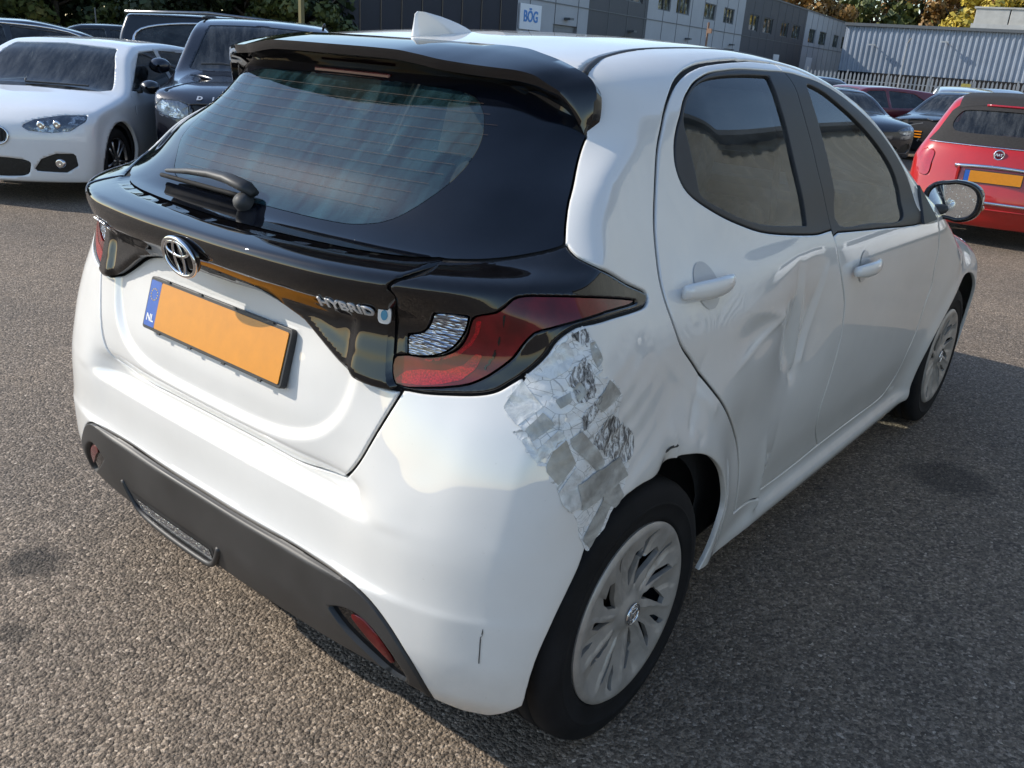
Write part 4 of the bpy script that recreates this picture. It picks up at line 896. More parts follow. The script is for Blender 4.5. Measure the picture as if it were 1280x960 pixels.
# ---- rear wiper ----
s=MB(); s.lathe([(0,.021),(.018,.020),(.026,.015),(.029,0)],20,(0,0,0),'z')
M=frame((0,-.372,1.092),(1,0,0),(0,.68,.73)); s.V=[tuple(M@Vector(v)) for v in s.V]
WP=s.build('rear_wiper',BLACKM,CAR,True)
def gpt(x,t,h):
    """point on the rear glass: x and up-slope distance, h above it"""
    y,z=0,1.092+t*.7
    lo,hi=-.6,.3
    for _ in range(26):
        m_=(lo+hi)/2
        if body(np.array([[abs(x),m_,z]]))[0]<0: hi=m_
        else: lo=m_
    return Vector((x,lo,z))+Vector((0,-.72,.70))*h
s=MB(); s.tube([gpt(.015,.020,.016),gpt(-.01,.024,.032),gpt(-.07,.030,.037),gpt(-.14,.032,.035),gpt(-.23,.028,.030),gpt(-.34,.018,.022)],[.015,.023,.0215,.018,.0145,.009],10,flat=.55); s.build('wiper_arm',BLACKM,WP,True)
s=MB(); s.tube([gpt(-.02+.0-.35*k/8,.010+.004*k/8-.006*(k/8)**2,.012) for k in range(9)],.0055,6); s.build('wiper_blade',RUBBER,WP,True)
# ---- emblem ----
EC=Vector((0,-.5375,1.000)); EN=frame(EC,(1,0,0),(0,-.20,1))
def ell(s,rx,ry,cy,r,n=40): s.tube([(rx*math.cos(t),cy+ry*math.sin(t),0) for t in np.linspace(0,2*math.pi,n+1)],r,8,False)
s=MB(); ell(s,.058,.041,0,.0048,56); ell(s,.0165,.038,-.001,.0036); ell(s,.041,.0155,.018,.0036)
s.V=[tuple(EN@Vector(v)) for v in s.V]; EMB=s.build('round_emblem',CHROME,CAR,True)
s=MB(); s.lathe([(-.014,.056),(-.004,.054),(-.003,0)],40,(0,0,0),'z'); s.V=[tuple(EN@Vector((v[0],v[1]*.72,v[2]))) for v in s.V]; s.build('emblem_backing',BLACKG,EMB,True)
def bsurf(x,z,off=0.004):
    lo,hi=-.75,.3
    for _ in range(26):
        m_=(lo+hi)/2
        if body(np.array([[abs(x),m_,z]]))[0]<0: hi=m_
        else: lo=m_
    p=np.array([[x,lo,z]]); ex=garn_extra(np.abs(p)*[1,0,1]+p*[0,1,0],None)[0]
    return Vector((x,lo+ex[1]-off,z))
SILV=mat('badge_silver',(.62,.63,.65),.32,.5)
def onpanel(str_,x0,x1,z,size,nm,shear=0):
    a=bsurf(x0,z);b=bsurf(x1,z); c_=(a+b)/2; up=bsurf((x0+x1)/2,z+.012)-bsurf((x0+x1)/2,z-.012)
    return text(str_,size,SILV,CAR,nm,frame(c_+Vector((0,-.002,0)),b-a,up),.0015,shear,.0012)
onpanel('HYBRID',.388,.508,.987,.0350,'hybrid_badge',.1)
onpanel('YARIS',-.47,-.36,.992,.034,'model_badge',.15)
s=MB(); c_=bsurf(.527,.986); M=frame(c_+Vector((0,-.003,0)),bsurf(.535,.986)-bsurf(.517,.986),(0,.1,1)); s.prism([(.013*abs(math.cos(t))**.6*(1 if math.cos(t)>0 else -1),.016*abs(math.sin(t))**.6*(1 if math.sin(t)>0 else -1)) for t in np.linspace(0,2*math.pi,25)[:-1]],-.002,.0015,lambda x,y,z:tuple(M@Vector((x,y,z))))
BD=s.build('leaf_badge',SILV,CAR)
s=MB(); s.prism([(.0065*math.cos(t),.0095*math.sin(t)) for t in np.linspace(0,6.283,13)[:-1]],.0015,.003,lambda x,y,z:tuple(M@Vector((x,y,z)))); s.build('badge_stroke',mat('pale_blue_enamel',(.10,.30,.45),.2,.3),BD)
# ---- number plate ----
PC=Vector((0,-.4743,.8336)); PM=frame(PC,(1,0,0),(0,math.sin(.298),math.cos(.298)))
def rrect(w,h,r,n=4):
    P=[]
    for cx,cy,a in((w/2-r,h/2-r,0),(-w/2+r,h/2-r,90),(-w/2+r,-h/2+r,180),(w/2-r,-h/2+r,270)):
        for k in range(n+1): t=math.radians(a+90*k/n); P.append((cx+r*math.cos(t),cy+r*math.sin(t)))
    return P
tf=lambda x,y,z:tuple(PM@Vector((x,y,z)))
s=MB(); s.prism(rrect(.534,.124,.008),-.016,.0,tf); PH=s.build('number_plate',BLACKM,CAR,bevel=.0015)
s=MB(); s.prism([(x+.0222,y) for x,y in rrect(.474,.108,.004)],-.001,.0022,tf); s.build('yellow_field',PLATE,PH)
s=MB(); s.prism([(x-.2375,y) for x,y in rrect(.0445,.108,.004)],-.001,.0022,tf); s.build('blue_band',BLUE,PH)
text('NL',.024,WHITEP,PH,'country_letters',PM@Matrix.Translation((-.2375,-.034,.0024)),.0003,0,.0006)
s=MB()
for k in range(12):
    a=2*math.pi*k/12; s.prism([(-.2375+.0135*math.cos(a)+(.0022 if q%2==0 else .0009)*math.cos(math.pi/2+math.pi*q/5),.022+.0135*math.sin(a)+(.0022 if q%2==0 else .0009)*math.sin(math.pi/2+math.pi*q/5)) for q in range(10)],.0022,.0028,tf)
s.build('star_ring',mat('star_yellow',(.8,.55,.05),.4),PH)
for x in(-.19,-.06,.07,.2):
    for yy in(.0615,-.0615): s=MB(); s.box((x,yy,.002),(.012,.005,.003)); s.V=[tuple(PM@Vector(v)) for v in s.V]; s.build('plate_clip',BLACKM,PH)
# ---- lip and fog lamp in the valance ----
def vpt(x,z,off): 
    lo,hi=-.75,.3
    for _ in range(26):
        m_=(lo+hi)/2
        if body(np.array([[abs(x),m_,z]]))[0]<0: hi=m_
        else: lo=m_
    return Vector((x,lo-off,z))
LP=[(-.35,.33,.006),(-.325,.29,.012),(-.28,.262,.02),(-.17,.252,.022),(0,.25,.022),(.0,.25,.022)]
LP=[(-.36,.345,.004),(-.335,.30,.010),(-.30,.268,.018),(-.2,.256,.022),(-.03,.254,.022),(.02,.262,.018),(.055,.30,.010),(.075,.335,.004)]
s=MB(); s.tube([vpt(x,z,o_*.55) for x,z,o_ in [(*p,) for p in spl(LP,4)]],.0075,8); s.build('valance_lip',PLAST,VAL,True)
s=MB(); s.grid([[vpt(x,z,.007 if z>.27 else .004) for z in (.262,.275,.29,.302,.312)] for x in np.linspace(-.30,.03,12)]); s.build('fog_lamp',CLEAR,VAL,True)
s=MB(); s.grid([[vpt(x,z,.0055) for z in (.258,.28,.30,.325)] for x in np.linspace(-.325,.045,12)]); s.build('fog_lamp_recess',BLACKM,VAL,True)
# ---- door handles ----
def spt_(y,z,off=0):
    lo,hi=.3,1.0
    for _ in range(26):
        m_=(lo+hi)/2
        if body(np.array([[m_,y,z]]))[0]<0: lo=m_
        else: hi=m_
    return np.array([lo+off,y,z])
def spd(y,z,sg):
    p=spt_(y,z); return p+np.array([dents(p[None])[0],0,0]) if sg==1 else p
def handle(y0,y1,z,sg,dz=0,parent=None):
    s=MB(); P=[];R=[]
    for u in np.linspace(0,1,13):
        p=spd(y0+(y1-y0)*u,z+dz*u,sg); o_=.004+.030*math.sin(math.pi*min(1,max(0,u*.86+.07)))**.6
        P.append((sg*(p[0]+o_),p[1],p[2])); R.append(.0215*(1-.35*abs(2*u-1)**3))
    s.tube(P,[q*.6 for q in R],14,flat=1.65); o=s.build('door_handle',WHITE,parent,True)
    return o
for sg in(1,-1):
    pr=[o for o in CAR.children if o.name.startswith('rear_door')][0 if sg==1 else 1]; pf=[o for o in CAR.children if o.name.startswith('front_door')][0 if sg==1 else 1]
    handle(.083,.262,1.008,sg,.003,pr); handle(1.03,1.225,.920,sg,.0,pf)
    for par,y,z in ((pr,.185,1.006),(pf,1.14,.918)):
        s=MB(); G=[]
        for r in np.linspace(0,1,5):
            ring=[]
            for t in np.linspace(0,2*math.pi,29):
                p=spd(y+.042*r*math.cos(t),z+.047*r*math.sin(t),sg); ring.append((sg*(p[0]+.0022),p[1],p[2]))
            G.append(ring)
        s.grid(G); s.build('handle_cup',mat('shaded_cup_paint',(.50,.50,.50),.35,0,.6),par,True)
# ---- door mirrors ----
def door_mirror(sg):
    c=Vector((.862,1.985,1.040))
    s=MB(); G=[]
    for v in np.linspace(0,1,9):
        ring=[]; k=[1,1.02,1.0,.97,.92,.84,.70,.48,.1][int(round(v*8))]
        for t in np.linspace(0,2*math.pi,33):
            cx=.098*abs(math.cos(t))**.75*(1 if math.cos(t)>0 else -1); cz=.074*abs(math.sin(t))**.75*(1 if math.sin(t)>0 else -1)
            if cx<0: cz*=.92
            ring.append((sg*(c.x+cx*k),c.y+.115*v**.9+cx*.10*1,c.z+cz*k))
        G.append(ring)
    s.grid(G[:3]); m1=s.build('door_mirror',BLACKG,CAR,True)
    s=MB(); s.grid(G[2:]); s.add(G[-1][:-1],[tuple(range(32))]); s.build('mirror_cap',WHITE,m1,True)
    s=MB(); inn=[]
    for f_,dy in((.97,-.006),(.82,-.006),(.80,.008)):
        inn.append([(sg*(c.x+(p[0]*sg-c.x)*f_),p[1]*1.0+dy if f_!=.97 else p[1]-.002,c.z+(p[2]-c.z)*f_) for p in G[0]])
    s.grid([G[0]]+inn); s.build('mirror_bezel',BLACKG,m1,True)
    s=MB(); s.add([ (p[0],p[1]-.003,p[2]) for p in inn[2][:-1]],[tuple(range(32))]); s.build('mirror_glass',MIRG,m1)
    s=MB(); s.tube([(sg*.79,1.90,1.0),(sg*.82,1.97,1.0),(sg*.86,2.05,1.02)],[.022,.026,.024],10,flat=.8); s.build('mirror_stalk',BLACKM,m1,True)
    s=MB(); s.prism([(1.70,.985),(1.86,.985),(1.78,1.10)],.0,.01,lambda a,b,c_:tuple([sg*(spt_(a,b,.003+c_)[0]),a,b])); s.build('mirror_sail',BLACKM,m1)
    s=MB(); p0=[G[3][k] for k in range(28,33)]
    s.tube([(sg*(c.x+.099),c.y+.03,c.z-.018),(sg*(c.x+.094),c.y+.06,c.z-.016),(sg*(c.x+.08),c.y+.085,c.z-.014)],.006,6); s.build('mirror_indicator',mat('amber_lens',(.6,.3,.15),.2,0,.8),m1,True)
door_mirror(1); door_mirror(-1)
# ---- tape and scrapes on the corner ----
def patch(nm,poly,m,off,label=None):
    P=np.array(poly); lo=P.min(0)-.01; hi=P.max(0)+.01
    V,F=SV,SF; V,F=clip(V,F,np.maximum(np.maximum(lo[0]-V[:,1],V[:,1]-hi[0]),np.maximum(np.maximum(lo[1]-V[:,2],V[:,2]-hi[1]),.5-V[:,0])))
    # finer mesh so that wrinkles hold
    for k in np.arange(lo[0],hi[0],.004): V,F,_=split(V,F,V[:,1]-k)
    V,F=clip(V,F,pdist(P,yz(V))); 
    if len(F)==0: return
    V,F=weld(V,F,2e-5); N=grad(body,V)
    y,z=V[:,1],V[:,2]; wr=.00035*(np.sin(y*310+z*170)+np.sin(z*260-y*120+1))+.0004*np.sin(y*90-z*140)
    d=-pdist(P,yz(V)); lift=.0008*np.exp(-np.clip(d,0,1)/.004)*(np.sin(y*150)+1)
    V=withdam(V)+N*(off+wr+lift)[:,None]
    E=boundary(F); n=len(V);A=V[E[:,0]];B=V[E[:,1]];k=len(E);ii=np.arange(k)+n
    F=np.concatenate([F,np.stack([ii+k,ii,ii+2*k],1),np.stack([ii+k,ii+2*k,ii+3*k],1)]); V=np.concatenate([V,A,B,A-N[E[:,0]]*.0012,B-N[E[:,1]]*.0012])
    return mk(nm,V,F,m,CAR,label=label)
def rag(P,amp=.003):
    P=spl(P,5,True); r=random.Random(int(P[0][0]*1e4)); return [(a+r.uniform(-amp,amp),b+r.uniform(-amp,amp)) for a,b in P]
for nm in('scr1','scr4'): patch('scratch',BK[nm],mat('scratch_black',(.05,.05,.05),.7),.0006)
patch('peeled_paint',rag(BK['scrape'],.006),PEEL,.0006)
for k,nm in enumerate(['scuffA','scuffB','scuffC','scuffD']): patch('paint_scrape',rag(BK[nm],.005),SCUFF,.0012)
for k,(nm,m,off) in enumerate([('tapeB',TAPEC,.0014),('tapeA',TAPEC,.0018),('tapeAB',TAPE,.0034),('tapeAA',TAPEC,.0026),('tapeC',SCUFF,.0016),('tapeD',TAPE,.0020),('tapeE',TAPE,.0026),('tapeF',TAPE,.0023),('tapeG',TAPE,.0030),('tapeI',TAPEB,.0020),('tapeL',TAPEC,.0034),('tapeJ',TAPE,.0036),('tapeN',TAPE,.0022),('tapeM',TAPE,.0048),('tapeK',TAPE,.0062)]):
    off*=.55
    patch('tape_strip',[tuple(p) for p in (spl(BK[nm],3,True,corner=tuple(range(len(BK[nm])))) if nm!='tapeC' else rag(BK[nm]))],m,off)
# ---- cabin ----
def seat(x,y,back,w=.48,head=True):
    s=MB(); s.box((x,y+.05,.50),(w,.50,.16)); s.build('seat_cushion',SEAT,CAR,bevel=.05,seg=3)
    s=MB(); M=Matrix.Rotation(math.radians(-16),3,'X'); s.box((x,y-.26,.80),(w,.13,.58),M=M); s.build('seat_backrest',SEAT,CAR,bevel=.05,seg=3)
    if head: s=MB(); s.box((x,y-.37,1.17),(.25,.09,.17),M=M); s.tube([(x-.05,y-.34,1.05),(x-.05,y-.37,1.14)],.006,6); s.tube([(x+.05,y-.34,1.05),(x+.05,y-.37,1.14)],.006,6); s.build('headrest',SEAT,CAR,bevel=.035,seg=3)
seat(.36,1.15,0); seat(-.36,1.15,0); seat(0,.42,0,1.15,False)
for x in(-.38,.38): s=MB(); s.box((x,.06,1.12),(.24,.08,.13)); s.build('rear_headrest',SEAT,CAR,bevel=.03,seg=3)
s=MB(); s.box((0,1.98,.93),(1.36,.42,.22)); s.build('dashboard',BLACKM,CAR,bevel=.06,seg=3)
s=MB(); Mw=Matrix.Rotation(math.radians(25),3,'X')
s.tube([tuple(Vector((-.36,1.62,.98))+Mw@Vector((.18*math.cos(t),0,.18*math.sin(t)))) for t in np.linspace(0,2*math.pi,33)],.015,8,False)
for a in(0,math.pi,-math.pi/2): s.tube([(-.36,1.64,.98),tuple(Vector((-.36,1.62,.98))+Mw@Vector((.18*math.cos(a),0,.18*math.sin(a))))],.014,6)
s.box((-.36,1.66,.98),(.14,.05,.12)); s.build('steering_wheel',BLACKM,CAR,True)
s=MB(); s.box((0,-.12,1.0),(1.22,.44,.02)); s.build('parcel_shelf',SEAT,CAR,bevel=.006)
s=MB(); s.box((0,.75,1.425),(1.0,1.3,.012)); s.build('headlining',HEADL,CAR)
for sg in(1,-1):
    s=MB(); s.box((sg*.74,.55,.78),(.05,.9,.40)); s.box((sg*.74,1.45,.78),(.05,.9,.36)); s.build('door_lining',SEAT,CAR,bevel=.02)
# dark pillar wedge in the rear door glass and the front seat belt
s=MB(); s.tube([(.60,.98,1.30),(.62,.99,1.0),(.60,1.0,.6)],[.024,.024,.024],6,flat=.2); s.build('seat_belt',SEAT,CAR)
print('car',round(time.time()-T0,1))
# ---------------- parked cars ----------------
def pfn(pts): 
    a=np.array(pts,float); return lambda t: pch(a[:,0],a[:,1],np.clip(t,a[0,0],a[-1,0]))
def bgcar(name,label,cat,loc,heading,scale,sp,paint):
    """nose along +y in its own frame; sp: profile and outlines; built at the spec's size then scaled"""
    W=sp['W']/2; top=pfn(sp['top']); rear=pfn(sp['rear']); front=pfn(sp['front']); zb=sp['belt']; tin=sp['tumble']; bow=sp.get('bow',.28); H=max(p[1] for p in sp['top'])
    prof=pfn(sp.get('side',[(.1,.90),(.25,.95),(.5,.995),(zb-.12,1.0),(zb-.03,.975),(zb+.03,.945)]))
    wh=sp['wheels']; wr=sp['wr']
    def fld(P):
        x=np.abs(P[:,0]);y=P[:,1];z=P[:,2]
        X=W*prof(np.minimum(z,zb+.03))-np.clip(z-zb-.03,0,9)*tin
        for cy in wh: X=X+.018*np.exp(-((np.hypot(y-cy,z-wr)-wr-.05)/.06)**2)*(z<zb)
        Z=top(y)-sp.get('crown',.05)*(x/W)**2-.03*(x/W)**4
        u=(x/W)**2
        a=smax(x-X,rear(z)+bow*.6*u-y,sp.get('kc',.12)); a=smax(a,y-(front(z)-bow*u-bow*.5*u*u),sp.get('kc',.12))
        return smax(a,z-Z,.05)
    y0=min(p[1] for p in sp['rear'])-.15; y1=max(p[1] for p in sp['front'])+.15
    L=y1-y0
    V,F=shell(fld,(W+.12,y0,y1,.14,H+.15),(W*.3,y0+.9,y1-.9,zb*.75),nonuni([(0,.035),(W+.12,.03)]),nonuni([(y0,.035),(y1,.03)]),nonuni([(.14,.03),(H+.15,.03)]))
    root=thing(name,label,cat,loc,heading,sp.get('group')); root.scale=(scale,)*3
    S=lambda poly:(lambda P: np.where(np.abs(P[:,0])>W*.45,pdist(np.array(poly),P[:,1:3]),.08))
    FR=lambda poly:(lambda P: np.where(P[:,1]>(y0+y1)/2,pdist(np.array(poly),np.stack([np.abs(P[:,0]),P[:,2]],1)),.08))
    RE=lambda poly:(lambda P: np.where(P[:,1]<(y0+y1)/2,pdist(np.array(poly),np.stack([np.abs(P[:,0]),P[:,2]],1)),.08))
    regs=[]   # (name, sdf, material, offset, sides)
    for k,poly in sp.get('side_win',[]): regs.append(('window',S(spl(poly,3,True,corner=tuple(range(len(poly))) if k else ())),GLASSB,-.008,2))
    for nm,kind,poly,m,off,n in sp.get('regs',[]):
        fn={'F':FR,'R':RE,'S':S}[kind]; regs.append((nm,fn(spl(poly,3,True,corner=tuple(range(len(poly))) if nm in('headlamp','windscreen','fog_intake') else ())),MAT[m],off,n))
    def band(lines):
        def g(P):
            d=np.full(len(P),.08)
            for ln in lines: d=np.minimum(d,np.where(np.abs(P[:,0])>W*.45,pdist(spl(ln,4),P[:,1:3],closed=False),.08))
            return d
        return g
    bv,bf=V,F
    for cy in wh: bv,bf=clip(bv,bf,(wr+.055)-np.where(np.abs(bv[:,0])>W*.55,np.hypot(bv[:,1]-cy,bv[:,2]-wr),9))
    zl=sp.get('zl',.20); bv,bf=clip(bv,bf,zl-bv[:,2])
    for nm,sd,m,off,n in regs:
        bv,bf=clip(bv,bf,-sd(bv)+.002)
    if 'seams' in sp:
        sm=band(sp['seams']); bv,bf,_=split(bv,bf,sm(bv)-.02); bv,bf=clip(bv,bf,.0045-sm(bv))
    if sp.get('split_z') is not None:
        pass
    def fin(v,f,off=0,fl=.012,N=None):
        v,f=weld(v,f,1e-5); N=grad(fld,v,2e-3); v=v+N*off
        E=boundary(f); E=E[~((np.abs(v[E[:,0],0])<1e-5)&(np.abs(v[E[:,1],0])<1e-5))]
        if len(E) and fl:
            n=len(v);A=v[E[:,0]];B=v[E[:,1]];k=len(E);i=np.arange(k)+n
            f=np.concatenate([f,np.stack([i+k,i,i+2*k],1),np.stack([i+k,i+2*k,i+3*k],1)]); v=np.concatenate([v,A,B,A-N[E[:,0]]*fl,B-N[E[:,1]]*fl])
        return v,f
    v,f=fin(bv,bf,0,.03); v,f=both(v,f); mk('body',v,f,paint,root)
    for nm,sd,m,off,n in regs:
        v,f=clip(V,F,sd(V)); 
        if len(f)==0: continue
        v,f=fin(v,f,off,.004)
        if n==1: v,f=both(v,f); mk(nm,v,f,m,root)
        else:
            mk(nm,v,f,m,root); v2,f2=mirror(v,f); mk(nm,v2,f2,m,root)
    # dark inside
    v=V-grad(fld,V,2e-3)*.045; f=F; v,f=clip(v,f,zl-v[:,2]); 
    for cy in wh: v,f=clip(v,f,(wr+.02)-np.where(np.abs(v[:,0])>W*.5,np.hypot(v[:,1]-cy,v[:,2]-wr),9))
    v,f=clip(v,f,v[:,2]-zb+.0); v[:,0]=np.where(v[:,0]<.02,0,v[:,0]); v,f=both(v,f); mk('inner_lining',v,f,DARK,root)
    s=MB(); s.box((0,(y0+y1)/2,zl+.06),(W*1.3,L*.82,.08))
    s.box((0,(y0+y1)/2-.1,zb*.8),(W*1.5,1.6,.02)); s.build('underbody',DARK,root)
    s=MB()
    for x in(-.37,.37):
        for y in (sp.get('seat',.1),sp.get('seat',.1)-.85): s.box((x,y,zb+.02),(.48,.13,.42)); s.box((x,y-.02,zb+.30),(.26,.09,.16))
    s.build('seat_backs',SEAT,root,bevel=.03)
    s=MB(); s.box((0,sp.get('seat',.1)+.75,zb-.05),(W*1.5,.3,.14)); s.build('dashboard',BLACKM,root)
    for cy in wh:
        for sg in(1,-1):
            w_=bpy.data.objects.new('wheel',None); COL.objects.link(w_); w_.parent=root; w_.location=(sg*(W-.03),cy,wr); w_.rotation_euler=(0,0,0 if sg==1 else math.pi)
            t=MB(); k=wr/.33; t.lathe([(-.2,.20*k),(-.195,.30*k),(-.17,.325*k),(-.10,.33*k),(-.03,.325*k),(-.008,.30*k),(0,.27*k),(-.006,.235*k),(-.02,.225*k),(-.03,.215*k)],40); t.build('tyre',RUBBER,w_,True)
            t=MB(); t.lathe([(-.16,.2*k),(-.012,.228*k),(-.02,.222*k),(-.035,.212*k)],36)
            ns=sp.get('spokes',10)
            for q in range(ns):
                a=2*math.pi*q/ns; ca,sa=math.cos(a),math.sin(a); tw=.10*(1 if q%2 else -1)
                r0,r1=.04*k,.215*k; cb,sb=math.cos(a+tw),math.sin(a+tw)
                t.tube([(-.030,r0*ca,r0*sa),(-.022,(r0+r1)/2*cb,(r0+r1)/2*sb),(-.018,r1*cb,r1*sb)],[.016*k,.012*k,.013*k],6)
            t.lathe([(-.03,.055*k),(-.018,.05*k),(-.015,0)],20); t.build('rim',MAT[sp.get('rim','alloy')],w_,True)
            t=MB(); t.lathe([(-.09,.0),(-.09,.2*k)],24); t.build('brake_disc',MAT['dark_steel'],w_,True)
    return root,fld,W
GLASSB=glassmat('parked_car_glass',(.10,.115,.115),1.7,film=.002)
ALLOY=mat('alloy',(.35,.35,.36),.3,.9); noisy(ALLOY,20,.85,1.1)
P_WHITE=mat('white_car_paint',(.74,.75,.76),.3,0,1,.03); noisy(P_WHITE,3,.96,1.03)
P_NAVY=mat('dark_blue_black_paint',(.012,.013,.020),.25,.2,1,.03); noisy(P_NAVY,5,.8,1.3)
P_BLACK=mat('black_car_paint',(.010,.010,.012),.25,.2,1,.03); noisy(P_BLACK,5,.8,1.3)
P_GREY=mat('dark_grey_paint',(.03,.032,.036),.3,.4,1,.03); noisy(P_GREY,5,.85,1.2)
P_RED=mat('red_car_paint',(.43,.010,.008),.3,0,1,.03); noisy(P_RED,4,.9,1.08)
P_MAROON=mat('maroon_paint',(.16,.012,.022),.3,.2,1,.03); noisy(P_MAROON,4,.85,1.15)
P_SILV=mat('silver_blue_paint',(.35,.40,.46),.3,.6,1,.03); noisy(P_SILV,4,.92,1.08)
CLOTH=mat('black_soft_top',(.022,.020,.020),.85); noisy(CLOTH,60,.75,1.3,bumps=(700,.3,.0006))
GRILLE=mat('dark_grille',(.010,.010,.011),.5)
def _gr():
    n,l,b=nodes(GRILLE); t=nz(n,l,45,0,.5,'ShaderNodeTexVoronoi'); bump(n,l,b,t.outputs[0],.3,.003); r=ramp(n,l,t.outputs[0],[(.1,(.014,.014,.014)),(.5,(.005,.005,.005))]); l.new(r.outputs[0],b.inputs['Base Color'])
_gr()
HEADL2=mat('headlamp_glass',(.50,.54,.58),.08,.7,1,.01)
def _hl():
    n,l,b=nodes(HEADL2); t=nz(n,l,14,3,.6,'ShaderNodeTexVoronoi'); r=ramp(n,l,t.outputs['Color'],[(.3,(.05,.055,.06)),(.55,(.55,.6,.65)),(.8,(.12,.13,.15))]); l.new(r.outputs[0],b.inputs['Base Color']); bump(n,l,b,t.outputs[0],.6,.01)
_hl()
TAILR=mat('tail_red',(.40,.008,.02),.15,0,1,.02); noisy(TAILR,30,.8,1.15)
AMB=mat('orange_reflector_strip',(.75,.25,.01),.4); noisy(AMB,30,.9,1.05)
# specs -------------------------------------------------
HATCH1=dict(W=1.765,belt=.93,tumble=.48,kc=.07,bow=.17,wheels=(-1.30,1.39),wr=.325,seat=.1,crown=.05,
 top=[(-2.2,.9),(-2.05,1.15),(-1.9,1.30),(-1.3,1.38),(-.4,1.42),(.25,1.40),(.55,1.32),(1.10,1.00),(1.3,.965),(1.9,.86),(2.12,.74),(2.2,.6)],
 rear=[(.1,-2.0),(.4,-2.15),(.8,-2.15),(1.0,-2.05),(1.3,-1.8),(1.45,-1.6)],front=[(.1,2.06),(.25,2.16),(.55,2.18),(.70,2.16),(.80,2.08),(1.0,1.8),(1.5,1.2)],
 side_win=[(1,[(.92,.955),(.30,1.30),(-.15,1.325),(-.22,.955)]),(1,[(-.29,.955),(-.24,1.325),(-.95,1.29),(-1.22,1.16),(-1.25,1.08),(-.9,.975)])],
 seams=[[(.98,.92),(.95,.6),(.93,.3)],[(-.26,1.33),(-.26,.6),(-.25,.3)],[(-.9,.975),(-1.02,.7),(-.95,.55),(-.9,.3)],[(.95,.3),(-.9,.3)],[(-.9,.3),(-.9,.31)]],
 regs=[('windscreen','F',[(-.1,.975),(.62,.955),(.70,.965),(.60,1.20),(.52,1.335),(-.1,1.365)],'parked_car_glass',-.006,1),
  ('rear_window','R',[(-.1,1.02),(.55,1.02),(.48,1.27),(-.1,1.30)],'parked_car_glass',-.006,1),
  ('headlamp','F',[(.34,.69),(.40,.655),(.58,.64),(.72,.66),(.82,.74),(.82,.79),(.64,.785),(.44,.745)],'headlamp_glass',.002,2),
  ('kidney_grille','F',[(.02,.54),(.18,.55),(.22,.60),(.19,.665),(.04,.675)],'dark_grille',-.01,2),
  ('fog_intake','F',[(.40,.30),(.66,.29),(.75,.35),(.74,.46),(.60,.46),(.48,.41)],'dark_grille',-.02,2),
  ('lower_grille','F',[(-.1,.25),(.30,.25),(.38,.33),(.34,.40),(-.1,.40)],'dark_grille',-.02,1),
  ('tail_lamp','R',[(.5,.72),(.75,.72),(.78,.86),(.52,.84)],'tail_red',.002,2)])
SUV1=dict(W=1.9,belt=1.12,tumble=.36,bow=.20,wheels=(-1.42,1.42),wr=.37,seat=.15,crown=.05,zl=.28,kc=.06,side=[(.1,.90),(.28,.95),(.6,1.0),(1.0,1.0),(1.09,.975),(1.15,.95)],
 top=[(-2.3,1.3),(-2.2,1.62),(-1.9,1.70),(-.5,1.735),(.2,1.70),(.42,1.64),(.98,1.20),(1.2,1.145),(1.9,1.07),(2.12,.98),(2.2,.9)],
 rear=[(.1,-2.1),(.5,-2.25),(1.0,-2.22),(1.3,-2.18),(1.75,-2.0)],front=[(.1,2.1),(.35,2.24),(.65,2.27),(.90,2.24),(1.02,2.15),(1.2,1.8)],
 side_win=[(1,[(.86,1.15),(.36,1.55),(-.15,1.60),(-.15,1.14)]),(1,[(-.24,1.14),(-.24,1.60),(-1.05,1.58),(-1.1,1.14)]),(1,[(-1.2,1.16),(-1.15,1.57),(-1.85,1.53),(-1.95,1.20)])],
 seams=[[(.98,1.10),(.95,.6),(.93,.4)],[(-.2,1.62),(-.2,.4)],[(-1.12,1.1),(-1.05,.5)],[(1.1,1.13),(1.6,1.08),(1.95,1.0)]],
 regs=[('windscreen','F',[(-.1,1.20),(.64,1.175),(.74,1.19),(.64,1.45),(.57,1.625),(-.1,1.655)],'parked_car_glass',-.006,1),
  ('rear_window','R',[(-.1,1.2),(.6,1.2),(.55,1.55),(-.1,1.57)],'parked_car_glass',-.006,1),
  ('headlamp','F',[(.60,.80),(.70,.77),(.88,.80),(.93,.87),(.86,.93),(.70,.93),(.61,.90)],'headlamp_glass',.003,2),
  ('grille','F',[(-.1,.76),(.52,.76),(.56,.86),(.55,.91),(-.1,.91)],'dark_grille',-.012,1),
  ('corner_intake','F',[(.62,.42),(.80,.44),(.86,.60),(.74,.66),(.64,.60)],'dark_grille',-.02,2),
  ('lower_grille','F',[(-.1,.36),(.52,.36),(.56,.56),(-.1,.58)],'dark_grille',-.02,1)])
P1=at_=None
